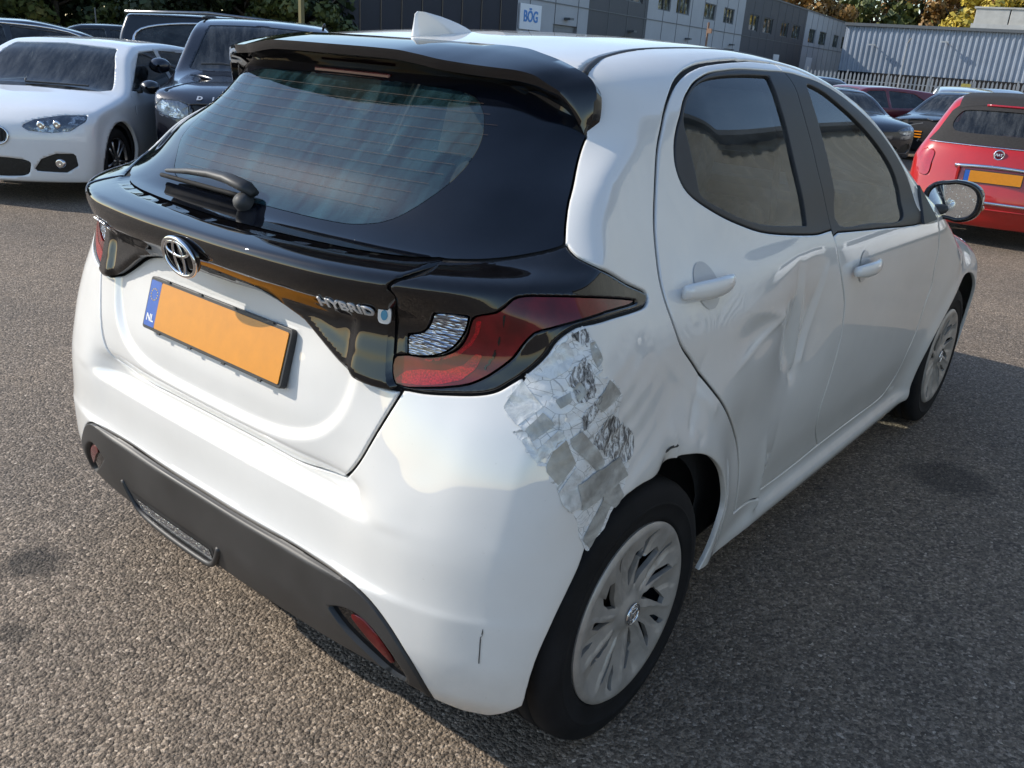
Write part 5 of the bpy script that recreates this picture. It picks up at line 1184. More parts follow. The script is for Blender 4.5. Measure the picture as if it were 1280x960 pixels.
# white hatchback at left, its front three-quarter
b,fl_,W_=bgcar('parked_hatchback','white hatchback facing the camera at the left edge with black mirrors and round fog lamp','car',(-7.34,2.87,0),math.radians(-141),.90,HATCH1,P_WHITE)
def sp_front(fld,x,z,off=0):
    lo,hi=.6,2.9
    for _ in range(30):
        m_=(lo+hi)/2
        if fld(np.array([[abs(x),m_,z]]))[0]<0: lo=m_
        else: hi=m_
    return Vector((x,lo+off,z))
def side_x(fld,y,z):
    lo,hi=.2,1.3
    for _ in range(30):
        m_=(lo+hi)/2
        if fld(np.array([[m_,y,z]]))[0]<0: lo=m_
        else: hi=m_
    return lo
def mirrors(root,fld,y,z,m1,m2,k=1):
    for sg in(1,-1):
        x=side_x(fld,y,z-.02)
        s=MB(); s.tube([(sg*(x-.02),y,z-.03),(sg*(x+.05),y-.01,z-.02)],.022,8); s.build('mirror_stalk',MAT['matt_black_plastic'],root,True)
        s=MB(); G=[]
        for v,kk in zip(np.linspace(0,1,6),(1,1.02,.98,.86,.6,.15)):
            G.append([(sg*(x+.13*k+.095*k*kk*math.cos(t)),y-.04+.12*v,z+.02+.068*k*kk*math.sin(t)) for t in np.linspace(0,2*math.pi,21)])
        s.grid(G); o=s.build('mirror_housing',m1,root,True)
        s=MB(); s.add([(p[0],p[1]+.004,p[2]) for p in G[0][:-1]],[tuple(range(20))]); s.build('mirror_glass',MIRG,o)
mirrors(b,fl_,.80,.98,P_BLACK,None)
for sg in(1,-1):
    p=sp_front(fl_,sg*.62,.375,.0); s=MB(); s.lathe([(-.03,.042),(.012,.040),(.016,.030),(.010,0)],20,tuple(p),'y'); s.build('fog_lamp',MAT['chrome'],b,True)
    s=MB(); s.tube([sp_front(fl_,sg*(.13+.11*math.cos(t)),.60+.078*math.sin(t),.006) for t in np.linspace(0,2*math.pi,25)],.008,6,False); s.build('grille_surround',MAT['chrome'],b,True)
    for k in range(6): s=MB(); xx=sg*(.055+.03*k); s.tube([sp_front(fl_,xx,.55,.004),sp_front(fl_,xx,.65,.004)],.005,5); s.build('grille_bar',GRILLE,b)
    s=MB(); s.lathe([(0,.035),(.006,.034),(.008,.02),(.004,0)],20,tuple(sp_front(fl_,sg*.50,.70,.004)),'y'); s.lathe([(0,.035),(.006,.034),(.008,.02),(.004,0)],20,tuple(sp_front(fl_,sg*.62,.71,.004)),'y'); s.build('lamp_reflector',MAT['chrome'],b,True)
s=MB(); s.tube([(-.5,1.12,.995),(.1,1.15,1.0),(.12,1.10,1.02)],.01,5); s.build('front_wiper',BLACKM,b)
# dark off-roader beside it
d,fd_,_=bgcar('parked_suv','dark navy off-roader with block letters across its bonnet, half hidden by the rear window','car',(-6.62,4.42,0),math.radians(-129),.90,SUV1,P_NAVY)
mirrors(d,fd_,.86,1.17,P_NAVY,None,1.15)
me_=None
for k,ch in enumerate('DISCOVERY'):
    x=.50-.125*k; p=sp_front(fd_,x,.965,.006); q=sp_front(fd_,x-.05,.965,.006); r=sp_front(fd_,x,.99,.006)
    text(ch,.075,SILV,d,'bonnet_letter',frame(p,q-p,r-p),.003,0,.003)
s=MB(); s.tube([(.05,1.00,1.215),(.40,.93,1.25),(.62,.92,1.235)],.011,5); s.build('front_wiper',BLACKM,d)
s=MB(); s.tube([(-.60,1.00,1.205),(-.25,.94,1.25),(.0,.92,1.245)],.011,5); s.build('front_wiper',BLACKM,d)
for k in range(4): s=MB(); s.tube([sp_front(fd_,x,.785+.03*k,.004) for x in np.linspace(-.5,.5,9)],.006,5); s.build('grille_bar',BLACKM,d)
for sg in(1,-1): s=MB(); s.tube([(sg*.66,.2,1.70),(sg*.67,-.8,1.73),(sg*.66,-1.8,1.68)],.016,6); s.build('roof_rail',BLACKM,d,True)
# chrome-trimmed dark estate behind, seen from its side
SUV2=dict(SUV1); SUV2['side_win']=[(0,[(.80,1.15),(.30,1.52),(-.4,1.58),(-1.2,1.56),(-1.75,1.45),(-1.85,1.25),(-1.6,1.14),(-.5,1.12)])]
e2,fe_,_=bgcar('estate_suv','black tall estate with chrome window surround parked behind the off-roader','car',(-10.6,7.2,0),math.radians(-36),.93,SUV2,P_BLACK)
for sg in(1,-1):
    loop=spl([(.82,1.14),(.30,1.535),(-.4,1.595),(-1.2,1.575),(-1.78,1.46),(-1.88,1.24),(-1.62,1.125),(-.5,1.105)],4,True)
    s=MB(); s.tube([(sg*(side_x(fe_,y,z)+.004),y,z) for y,z in list(loop)+[loop[0]]],.020,6,False); s.build('window_trim',CHROME,e2,True)
    s=MB(); s.tube([(sg*.70,.3,1.70),(sg*.72,-.8,1.755),(sg*.70,-2.0,1.69)],.026,6); s.build('roof_rail',MAT['alloy'],e2,True)
SED=dict(HATCH1); SED['top']=[(-2.4,.9),(-2.25,1.02),(-1.8,1.10),(-1.1,1.33),(-.4,1.43),(.2,1.41),(.5,1.33),(1.10,1.02),(1.3,.97),(1.9,.86),(2.12,.74),(2.2,.6)]; SED['rear']=[(.1,-2.2),(.4,-2.4),(.8,-2.4),(1.0,-2.35),(1.1,-2.2)]
SED['side_win']=[(1,[(.92,.97),(.30,1.30),(-.15,1.33),(-.22,.965)]),(1,[(-.29,.965),(-.24,1.33),(-.95,1.27),(-1.45,1.06),(-1.3,.975)])]
s1,fs_,_=bgcar('dark_saloon','dark saloon with pale window trim behind the white hatchback at the far left','car',(-11.9,3.75,0),math.radians(160),.97,SED,P_GREY)
for sg in(1,-1):
    s=MB(); s.tube([(sg*(side_x(fs_,y,z)+.004),y,z) for y,z in spl([(.95,.97),(.55,1.20),(.25,1.335),(-.2,1.365),(-.95,1.30),(-1.5,1.06)],4)],.016,6); s.build('window_trim',CHROME,s1,True)
s2,_,_=bgcar('black_coupe','low black car between the saloon and the chrome-trimmed estate, only its roof in view','car',(-15.2,6.9,0),math.radians(150),.97,SED,P_BLACK)
# ---- red soft-top supermini ----
MINI=dict(W=1.63,belt=.93,tumble=.42,bow=.30,wheels=(-1.08,1.22),wr=.295,seat=.05,crown=.07,kc=.16,side=[(.1,.90),(.25,.95),(.5,.998),(.80,1.0),(.90,.965),(.96,.93)],
 top=[(-1.78,.8),(-1.70,1.08),(-1.50,1.36),(-1.2,1.455),(-.5,1.49),(.15,1.46),(.4,1.38),(.95,.98),(1.2,.93),(1.6,.84),(1.78,.70)],
 rear=[(.1,-1.62),(.28,-1.74),(.45,-1.79),(.62,-1.77),(.92,-1.70),(1.08,-1.60),(1.3,-1.44),(1.5,-1.2)],front=[(.1,1.6),(.4,1.75),(.6,1.74),(.8,1.6),(1.0,1.3)],
 side_win=[(1,[(.80,.965),(.25,1.32),(-.45,1.35),(-.45,.965)])],
 seams=[[(-.5,.95),(-.52,.3)],[(.82,.95),(.8,.3)]],
 regs=[('windscreen','F',[(-.1,1.0),(.60,.98),(.50,1.35),(-.1,1.38)],'parked_car_glass',-.006,1),
  ('rear_screen','R',[(-.1,1.08),(.42,1.08),(.52,1.12),(.54,1.20),(.50,1.29),(.40,1.335),(-.1,1.345)],'parked_car_glass',-.004,1),
  ('tail_lamp','R',[(.615,.66),(.70,.66),(.745,.74),(.74,.86),(.68,.90),(.60,.885),(.605,.78)],'tail_red',.010,2)])
# centre of the rear at the plate
f5,ff_,_=bgcar('red_convertible','red soft-top supermini seen from behind at the right edge, black fabric roof and chrome strips','car',(-.30,9.15,0),math.radians(7.5),.91,MINI,P_RED)
def sp_rear(fld,x,z,off=0):
    lo,hi=-3.0,-.3
    for _ in range(30):
        m_=(lo+hi)/2
        if fld(np.array([[abs(x),m_,z]]))[0]<0: hi=m_
        else: lo=m_
    return Vector((x,lo-off,z))
# fabric roof: the body above the belt line at the back, laid 6 mm proud
def softtop():
    G=[]
    for z in np.linspace(.995,1.40,16):
        xm=0; row=[]
        w0=float(np.interp(z,[.99,1.1,1.3,1.42],[.70,.63,.55,.42]))
        for x in np.linspace(-w0,w0,31): row.append(tuple(sp_rear(ff_,x,z,.007)))
        G.append(row)
    return G
def tri_grid(G):
    V=np.array([p for r in G for p in r]); n=len(G);m=len(G[0]); F=[]
    for i in range(n-1):
        for j in range(m-1): a=i*m+j; F+=[(a,a+1,a+m+1),(a,a+m+1,a+m)]
    return V,np.array(F)
V,F=tri_grid(softtop()); hole=np.array(spl([(0,1.10),(.40,1.10),(.49,1.13),(.505,1.20),(.46,1.285),(.38,1.315),(0,1.325),(-.38,1.315),(-.46,1.285),(-.505,1.20),(-.49,1.13),(-.40,1.10)],3,True))
V,F=clip(V,F,-pdist(hole,V[:,[0,2]])); mk('fabric_roof',V,F,CLOTH,f5)
s=MB(); 
G=[]
for y in np.linspace(-1.36,.1,14):
    row=[]
    for x in np.linspace(-.50,.50,21):
        lo,hi=1.0,1.7
        for _ in range(22):
            m_=(lo+hi)/2
            if ff_(np.array([[abs(x),y,m_]]))[0]<0: lo=m_
            else: hi=m_
        row.append((x,y,lo+.009))
    G.append(row)
s.grid(G); s.build('fabric_roof_top',CLOTH,f5,True)
s=MB(); s.tube([sp_rear(ff_,x,.985+.0*x,.004) for x in np.linspace(-.68,.68,21)],.007,6); s.build('belt_trim',CHROME,f5,True)
s=MB(); s.tube([sp_rear(ff_,x,1.372,.02) for x in np.linspace(-.24,.24,9)],.012,6); s.build('high_brake_lamp',TAILR,f5,True)
s=MB(); s.tube([sp_rear(ff_,x,.80-.03*abs(x)**2*4,.012) for x in np.linspace(-.37,.37,15)],.020,8); s.build('chrome_strip',CHROME,f5,True)
s=MB(); s.tube([sp_rear(ff_,x,.455-.04*abs(x)**2,.010) for x in np.linspace(-.62,.62,21)],.016,8); s.build('bumper_strip',CHROME,f5,True)
s=MB(); s.tube([sp_rear(ff_,x,.39,.006) for x in np.linspace(-.70,.70,21)],.010,6); s.build('bumper_crease',P_RED,f5,True)
c_=sp_rear(ff_,0,.92,.006)
s=MB(); s.lathe([(0,.052),(-.010,.050),(-.012,.040),(-.008,.038)],30,tuple(c_),'y'); bd=s.build('round_badge',CHROME,f5,True)
s=MB(); s.lathe([(-.008,.038),(-.009,0)],24,tuple(c_),'y'); s.build('badge_face',mat('deep_red_enamel',(.12,.01,.02),.3,.3),bd,True)
text('FIAT',.032,SILV,bd,'badge_letters',frame(c_+Vector((0,-.011,0)),(1,0,0),(0,.2,1)),.001,0,.001)
c_=sp_rear(ff_,0,.70,.018); M5=frame(c_,(1,0,0),(0,.05,1))
tf=lambda x,y,z:tuple(M5@Vector((x,y,z)))
s=MB(); s.prism(rrect(.535,.125,.006),-.02,0,tf); p5=s.build('number_plate',BLACKM,f5)
s=MB(); s.prism([(x+.022,y) for x,y in rrect(.476,.108,.003)],0,.003,tf); s.build('yellow_field',PLATE,p5)
s=MB(); s.prism([(x-.239,y) for x,y in rrect(.044,.108,.003)],0,.003,tf); s.build('blue_band',BLUE,p5)
for sg in(1,-1): s=MB(); s.box((sg*.33,-1.745,.70),(.02,.03,.15)); s.build('plate_recess_edge',P_RED,f5)
# ---- cars further back at right ----
m1,_,_=bgcar('maroon_hatchback','maroon hatchback beyond the front door window, facing left','car',(-4.95,18.0,0),math.radians(145),.87,HATCH1,P_MAROON)
WRK=dict(SED); WRK['regs']=[r for r in SED['regs'] if r[0] in('windscreen','rear_window')]+[('missing_front','F',[(-.1,.22),(.60,.22),(.82,.40),(.84,.66),(.70,.80),(-.1,.83)],'dark_void',-.12,1)]
w1,fw_,_=bgcar('wrecked_saloon','black saloon with its front end torn off, exposing engine bay and orange strips','car',(-2.8,17.8,0),math.radians(175),.87,WRK,P_BLACK)
rr=random.Random(3)
for k in range(26):
    x=rr.uniform(-.7,.7); z=rr.uniform(.3,.78); s=MB(); M=Matrix.Rotation(rr.uniform(-.6,.6),3,'Y')@Matrix.Rotation(rr.uniform(-.3,.3),3,'Z')
    s.box((x,2.0+rr.uniform(-.05,.10),z),(rr.uniform(.08,.36),.05,rr.uniform(.02,.10)),M=M); s.build('engine_bay_part',[BLACKM,MAT['alloy'],MAT['dark_steel'],BLACKM,mat('dull_aluminium',(.25,.25,.25),.5,.6)][k%5],w1)
for k in range(3): s=MB(); s.box((.30,2.15,.50+.055*k),(.42,.02,.022),rz=.05); s.build('orange_strip',AMB,w1)
w2,_,_=bgcar('dark_blue_hatchback','dark blue-black car nosing in between the maroon hatchback and the wreck','car',(-4.50,15.0,0),math.radians(-128),.84,dict(HATCH1,regs=[r for r in HATCH1['regs'] if r[0]!='kidney_grille']),P_NAVY)
e3,_,_=bgcar('pale_estate','pale silver-blue estate parked before the palisade fence','car',(-4.2,23.0,0),math.radians(18),.92,dict(HATCH1),P_SILV)
e4,_,_=bgcar('blue_hatchback','dark blue car behind the maroon one, only its roof in view','car',(-7.6,22.0,0),math.radians(-120),.93,HATCH1,mat('mid_blue_paint',(.03,.05,.12),.3,.3,1,.03))
e5,_,_=bgcar('silver_saloon','silver saloon roof seen over the wreck, beside the pale estate','car',(-4.6,28.5,0),math.radians(25),.90,SED,P_SILV)
print('cars',round(time.time()-T0,1))
# white van at the right edge
VAN=dict(W=1.95,belt=1.25,tumble=.12,bow=.10,wheels=(-1.6,1.7),wr=.34,seat=1.0,crown=.03,zl=.25,side=[(.1,.92),(.3,.97),(.6,1.0),(1.15,1.0),(1.22,.985),(1.28,.97)],
 top=[(-2.6,2.2),(-2.5,2.33),(0,2.38),(1.1,2.34),(1.3,2.25),(1.95,1.45),(2.1,1.28),(2.5,1.12),(2.6,.9)],rear=[(.1,-2.5),(.5,-2.6),(2.4,-2.55)],front=[(.1,2.5),(.5,2.62),(.9,2.6),(1.2,2.5),(1.4,2.1)],
 side_win=[(1,[(1.75,1.30),(1.25,1.95),(.85,1.98),(.85,1.30)])],seams=[[(.8,2.1),(.8,.35)],[(-.5,2.1),(-.5,.35)]],
 regs=[('windscreen','F',[(-.1,1.42),(.78,1.40),(.70,2.10),(-.1,2.15)],'parked_car_glass',-.006,1),('rear_window','R',[(.08,1.4),(.70,1.4),(.68,2.0),(.08,2.0)],'parked_car_glass',-.006,2),('tail_lamp','R',[(.84,.8),(.93,.8),(.93,1.3),(.84,1.3)],'tail_red',.002,2)])
VW=P_WHITE
bgcar('white_van','white van beyond the red soft-top, cut by the right edge of the picture','van',(-1.35,27.5,0),math.radians(8),.88,VAN,VW)
# ---------------- buildings ----------------
CLADL=mat('pale_grey_cladding',(.36,.37,.39),.6); noisy(CLADL,.6,.92,1.06,detail=7)
CLADD=mat('charcoal_cladding',(.055,.056,.064),.6); noisy(CLADD,.6,.88,1.1,detail=7)
NAVY=mat('navy_steel_wall',(.010,.014,.026),.5); noisy(NAVY,.8,.8,1.25)
CORR=mat('blue_grey_corrugated_steel',(.30,.34,.40),.5,.15); noisy(CORR,.5,.88,1.1,detail=8)
FRAME=mat('window_frame_grey',(.10,.11,.12),.5); noisy(FRAME,5,.9,1.1)
WGL=mat('office_window_glass',(.03,.035,.04),.05,0,0,spec=.9)
def _wg():
    n,l,b=nodes(WGL); t=nz(n,l,1.4,3,.6); r=ramp(n,l,t.outputs[0],[(.40,(.02,.025,.03)),(.55,(.10,.11,.08)),(.62,(.3,.33,.33))]); l.new(r.outputs[0],b.inputs['Base Color'])
_wg()
ROLL_=mat('roller_shutter_grey',(.19,.20,.21),.5); noisy(ROLL_,2,.9,1.08)
SIGNW=mat('white_sign_board',(.75,.77,.80),.4); noisy(SIGNW,2,.96,1.02)
SIGNB=mat('sign_blue',(.02,.20,.55),.4); noisy(SIGNB,6,.9,1.1)
STEEL=mat('galvanised_steel',(.42,.43,.44),.45,.5); noisy(STEEL,4,.8,1.15)
CONC=mat('pale_concrete',(.42,.41,.38),.8); noisy(CONC,1.5,.85,1.1)
YEL=mat('faded_yellow_sign',(.55,.45,.10),.5); noisy(YEL,6,.85,1.1)
def wall_frame(P,Q):
    P=Vector((*P,0));Q=Vector((*Q,0)); d=(Q-P).normalized(); n=Vector((d.y,-d.x,0)); return P,d,n,(Q-P).length
def unit(P,Q,H,m,name,label,wins,doors=(),sign=None,depth=14,joints=3.0,proud=0):
    """one bay of the terrace; wins: (start fraction, width m, z0, z1, panes)"""
    p,d,n,L=wall_frame(P,Q); M=Matrix([[d.x,-n.x,0,p.x+n.x*proud],[d.y,-n.y,0,p.y+n.y*proud],[0,0,1,0],[0,0,0,1]])
    r=thing(name,label,'building',(0,0,0)); r.matrix_world=M
    s=MB(); holes=[(f*L,f*L+w_,z0,z1) for f,w_,z0,z1,_ in wins]+[(f*L,f*L+w_,0,z1) for f,w_,z1 in doors]
    xs=sorted({0,L,*[h[0] for h in holes],*[h[1] for h in holes]}); zs=sorted({0,H,*[h[2] for h in holes],*[h[3] for h in holes]})
    for a,b_ in zip(xs[:-1],xs[1:]):
        z=0
        for z0,z1 in zip(zs[:-1],zs[1:]):
            cx,cz=(a+b_)/2,(z0+z1)/2
            if any(h[0]<cx<h[1] and h[2]<cz<h[3] for h in holes): continue
            s.add([(a,0,z0),(b_,0,z0),(b_,0,z1),(a,0,z1)],[(0,1,2,3)])
    for a,b_,z0,z1 in holes: s.add([(a,0,z0),(b_,0,z0),(b_,0,z1),(a,0,z1),(a,.25,z0),(b_,.25,z0),(b_,.25,z1),(a,.25,z1)],[(0,1,5,4),(1,2,6,5),(2,3,7,6),(3,0,4,7)])
    s.add([(0,0,0),(0,depth,0),(0,depth,H),(0,0,H)],[(0,1,2,3)]); s.add([(L,0,0),(L,depth,0),(L,depth,H),(L,0,H)],[(3,2,1,0)]); s.add([(0,0,H),(L,0,H),(L,depth,H),(0,depth,H)],[(0,1,2,3)])
    s.build('wall',m,r)
    for k in range(1,int(L/joints)+1):
        if k*joints<L-.3 : s=MB(); s.box((k*joints,-.012,H/2),(.05,.02,H)); s.build('cladding_joint',FRAME,r)
    s=MB(); s.box((L/2,-.03,H*.52),(L,.03,.05)); s.build('cladding_rail',FRAME,r)
    s=MB(); s.box((L/2,.1,H+.06),(L+.02,.35,.14)); s.build('parapet_cap',FRAME,r)
    for f,w_,z0,z1,np_ in wins:
        x0=f*L; fr=MB(); fr.box((x0+w_/2,.12,z0+.04),(w_,.08,.08)); fr.box((x0+w_/2,.12,z1-.04),(w_,.08,.08))
        for k in range(np_+1): fr.box((x0+.04+(w_-.08)*k/np_,.121,(z0+z1)/2),(.07,.075,z1-z0-.16))
        fo=fr.build('window',FRAME,r)
        g=MB(); g.box((x0+w_/2,.17,(z0+z1)/2),(w_,.02,z1-z0)); g.build('pane',WGL,fo)
    for f,w_,z1 in doors:
        x0=f*L; g=MB(); nn=int(z1/.18)
        for k in range(nn): g.box((x0+w_/2,.18+.012*(k%2),(k+.5)*z1/nn),(w_,.03,z1/nn*.96))
        g.build('roller_door',ROLL_,r)
        g=MB(); g.box((x0+w_/2,-.2,z1+.35),(.5,.4,.12)); g.build('door_lamp',FRAME,r)
    if sign:
        f,w_,z0,z1,txt=sign; g=MB(); g.box((f*L+w_/2,-.06,(z0+z1)/2),(w_,.08,z1-z0)); so=g.build('sign_board',SIGNW,r)
        if txt: text(txt,(z1-z0)*.62,SIGNB,so,'sign_letters',Matrix([[1,0,0,f*L+w_/2],[0,0,-1,-.11],[0,1,0,(z0+z1)/2],[0,0,0,1]]),.01,0,.02)
    return r
BP=[(-29.33,34.81),(-31.24,45.10),(-32.87,54.43),(-36.83,77.36),(-41.09,101.96),(-46.08,130.76)]
unit(BP[0],BP[1],7.65,CLADL,'office_unit','pale grey clad unit with a white sign board and roller door, beside the navy wall',[(.86,1.2,5.0,6.2,1)],[(.56,3.2,2.9)],(.17,2.4,2.45,3.7,'BÖG'))
unit(BP[1],BP[2],7.65,CLADD,'office_unit','charcoal clad unit between two pale ones, nearest of the dark bays',[(.12,2.6,4.85,6.0,2),(.58,2.9,4.85,6.0,2)],[(.55,3.0,2.7)],None)
unit(BP[2],BP[3],7.65,CLADL,'office_unit','long pale grey unit with two pairs of first-floor windows, in the middle of the row',[(.08,2.5,4.7,5.9,2),(.24,2.9,4.7,5.9,3),(.52,2.8,4.7,5.9,2),(.74,3.0,4.7,5.9,3)],[(.3,3.0,2.7),(.8,3.0,2.7)],(.62,2.0,1.0,2.6,''))
unit(BP[3],BP[4],7.65,CLADD,'office_unit','far charcoal unit with four green-tinted windows, further of the two dark bays',[(.08,3.0,4.5,5.9,2),(.28,3.4,4.5,5.9,2),(.56,3.0,4.5,5.9,2),(.76,3.4,4.5,5.9,2)],[],(.5,2.2,1.2,2.7,''))
unit(BP[4],BP[5],7.65,CLADL,'office_unit','farthest pale unit of the row next to the corrugated hall',[(.08,3.4,4.4,5.9,2),(.28,4.0,4.4,5.9,2),(.58,3.4,4.4,5.9,2),(.78,4.0,4.4,5.9,2)],[],(.1,3.0,1.0,2.8,''))
unit(BP[5],(-47.1,137.0),7.0,CLADD,'office_unit','narrow dark end bay of the row, against the corrugated hall',[(.3,2.5,4.4,5.8,1)],[],None)
# navy wall at left
p,dv,nv,L=wall_frame((-34.1,23.8),(-28.2,34.7)); r=thing('navy_hall','tall navy blue steel hall behind the spoiler, blank wall','building'); r.matrix_world=Matrix([[dv.x,-nv.x,0,p.x],[dv.y,-nv.y,0,p.y],[0,0,1,0],[0,0,0,1]])
s=MB(); s.box((L/2,6,2.8),(L,12,5.6)); s.build('wall',NAVY,r)
for k in range(int(L/1.0)): s=MB(); s.box((k+.5,-.02,2.8),(.04,.05,5.6)); s.build('panel_joint',P_BLACK,r)
s=MB(); s.box((L/2,0,5.65),(L+.2,.4,.15)); s.build('roof_edge',FRAME,r)
# corrugated halls
def corr_hall(A,B,H,name,label,depth=20,z0=0,pitch=.9,m=CORR,amp=.16,plinth=None):
    p,d,n,L=wall_frame(A,B); r=thing(name,label,'building'); r.matrix_world=Matrix([[d.x,-n.x,0,p.x],[d.y,-n.y,0,p.y],[0,0,1,0],[0,0,0,1]])
    s=MB(); nr=int(L/pitch); P=[]
    for k in range(nr):
        x=k*pitch
        P+=[(x,0),(x+pitch*.45,0),(x+pitch*.58,-amp),(x+pitch*.87,-amp)]
    P.append((L,0)); s.grid([[(x,y,z0),(x,y,H)] for x,y in P]); s.build('corrugated_wall',m,r)
    s=MB(); s.box((L/2,depth/2+.05,H/2),(L-.02,depth,H-.04)); s.build('hall_body',m,r)
    s=MB(); s.box((L/2,-.12,H+.05),(L+.3,.5,.28)); s.build('roof_edge',FRAME,r)
    s=MB(); s.box((L/2,-.12,(z0 or .6)/2),(L,.3,(z0 or .6))); s.build('plinth',plinth or FRAME,r)
    return r,L
hl,L=corr_hall((-33.5,94.0),(-6.0,97.3),6.0,'corrugated_hall','blue-grey corrugated steel hall behind the palisade fence',z0=1.6,pitch=.52,amp=.11,plinth=DARK)
for x,z in((.36*L,4.6),(.84*L,5.2),(.12*L,4.0)):
    s=MB(); s.tube([(x,-.1,z),(x-.2,-.8,z+.2)],.05,6); s.box((x-.3,-1.0,z+.2),(.7,.4,.14)); s.build('wall_floodlight',STEEL,hl)
# plant boxes on its roof
r=thing('rooftop_unit','large pale box-shaped plant unit on the hall roof at the upper right corner','rooftop unit',(-21.6,101.2,6.05),math.radians(7))
for k in range(4): s=MB(); s.box((k*3.1,0,1.05),(3.0,4,2.1)); s.build('casing_panel',CONC,r,bevel=.04)
s=MB(); s.box((4.6,0,2.2),(12.6,4.2,.16)); s.build('casing_lid',CONC,r)
s=MB(); s.box((1.0,-2.3,.45),(5.2,1.2,.5)); s.build('duct',CONC,r)
# palisade fence: one fence, every pale its own part
def palisade(A,B,H,label,step=.27,maxn=290):
    p,d,n,L=wall_frame(A,B); r=thing('palisade_fence',label,'fence'); r.matrix_world=Matrix([[d.x,-n.x,0,p.x],[d.y,-n.y,0,p.y],[0,0,1,0],[0,0,0,1]])
    s=MB(); w=.065; s.add([(-w,0,0),(w,0,0),(w,0,H-.15),(0,0,H),(-w,0,H-.15),(-w,.02,0),(w,.02,0),(w,.02,H-.15),(0,.02,H),(-w,.02,H-.15)],[(0,1,2,3,4),(9,8,7,6,5),(0,4,9,5),(1,6,7,2),(2,7,8,3),(3,8,9,4)])
    first=s.build('pale',STEEL,r); N=min(maxn,int(L/step))
    for k in range(1,N): c=first.copy(); c.location=(k*L/N,0,0); COL.objects.link(c)
    for z in(.35,H-.55): s=MB(); s.box((L/2,.05,z),(L,.05,.06)); s.build('rail',STEEL,r)
    for k in range(int(L/2.75)+1): s=MB(); s.box((k*2.75,.1,H*.55),(.1,.08,H*1.1)); s.build('post',STEEL,r)
    return r
palisade((-24.5,63.5),(-3.5,71.5),1.5,'galvanised palisade fence with pointed pales in front of the corrugated hall')
s=MB(); s.box((-14.6,67.1,1.05),(.6,.03,.42),rz=.36); tag(s.build('fence_sign',YEL),'small yellow sign fixed to the palisade fence','sign')
for (x,y,h) in((-18.6,65.6,3.6),(-9.6,69.0,3.4),(-5.4,70.6,3.2)):
    s=MB(); s.tube([(x,y,0),(x,y,h),(x+.25,y-.2,h+.35)],.05,6); o=s.build('fence_mast',STEEL); tag(o,{-18.6:'thin cranked mast rising from the left end of the palisade fence',-9.6:'thin cranked mast rising from the middle of the palisade fence',-5.4:'thin cranked mast at the right end of the palisade fence'}[x],'mast')
# ---- hall, fence and vans off to the right, seen mirrored in the side glass ----
CORR2=mat('beige_grey_corrugated_steel',(.33,.34,.31),.55); noisy(CORR2,.5,.88,1.08,detail=8)
vv_,_,_=bgcar('side_van','white panel van standing by the fence right of the yard, mirrored in the windows','van',(4.1,12.6,0),math.radians(176),.92,VAN,VW)
copy_thing(vv_,(4.0,19.5,0),math.radians(184),'second white panel van farther along the right-hand fence, mirrored in the windows')
corr_hall((6.7,62),(6.3,1),7.0,'side_hall','long beige corrugated hall to the right of the yard, mirrored in the side windows',z0=.9,pitch=.9,m=CORR2,amp=.03)
palisade((5.75,40),(5.5,3),1.9,'palisade fence to the right of the yard, mirrored in the white paint',.30)
for k,(x,y,a,t) in enumerate(((8.0,14.5,176,'white van parked nearer along the side fence, outside the picture'),(8.1,20.8,178,'white van parked farther along the side fence, outside the picture'))):
    pass
# ---------------- trees ----------------
BARK=mat('bark',(.09,.07,.05),.9); noisy(BARK,8,.7,1.3,bumps=(30,.6,.02))
def leafmat(name,c1,c2,c3):
    m=mat(name,c2,.6); n,l,b=nodes(m); g=n.new('ShaderNodeNewGeometry'); oi=nz(n,l,.9,4,.6)
    r=ramp(n,l,oi.outputs[0],[(.3,c1),(.52,c2),(.72,c3)])
    n2=nz(n,l,9,2,.5); mm=n.new('ShaderNodeMix'); mm.data_type='RGBA'; mm.blend_type='MULTIPLY'; mm.inputs[0].default_value=.7
    r2=ramp(n,l,n2.outputs[0],[(.3,(.55,.55,.5)),(.7,(1.25,1.25,1.1))]); l.new(r.outputs[0],mm.inputs[6]); l.new(r2.outputs[0],mm.inputs[7]); l.new(mm.outputs[2],b.inputs['Base Color'])
    b.inputs['Subsurface Weight'].default_value=0; return m
LG=leafmat('dark_green_leaves',(.012,.022,.008),(.028,.045,.014),(.06,.085,.02))
LO=leafmat('autumn_rust_leaves',(.10,.08,.02),(.28,.14,.035),(.42,.24,.06))
LY=leafmat('autumn_yellow_leaves',(.16,.16,.02),(.46,.34,.04),(.62,.45,.06))
LM=leafmat('olive_leaves',(.03,.05,.012),(.09,.11,.025),(.20,.17,.04))
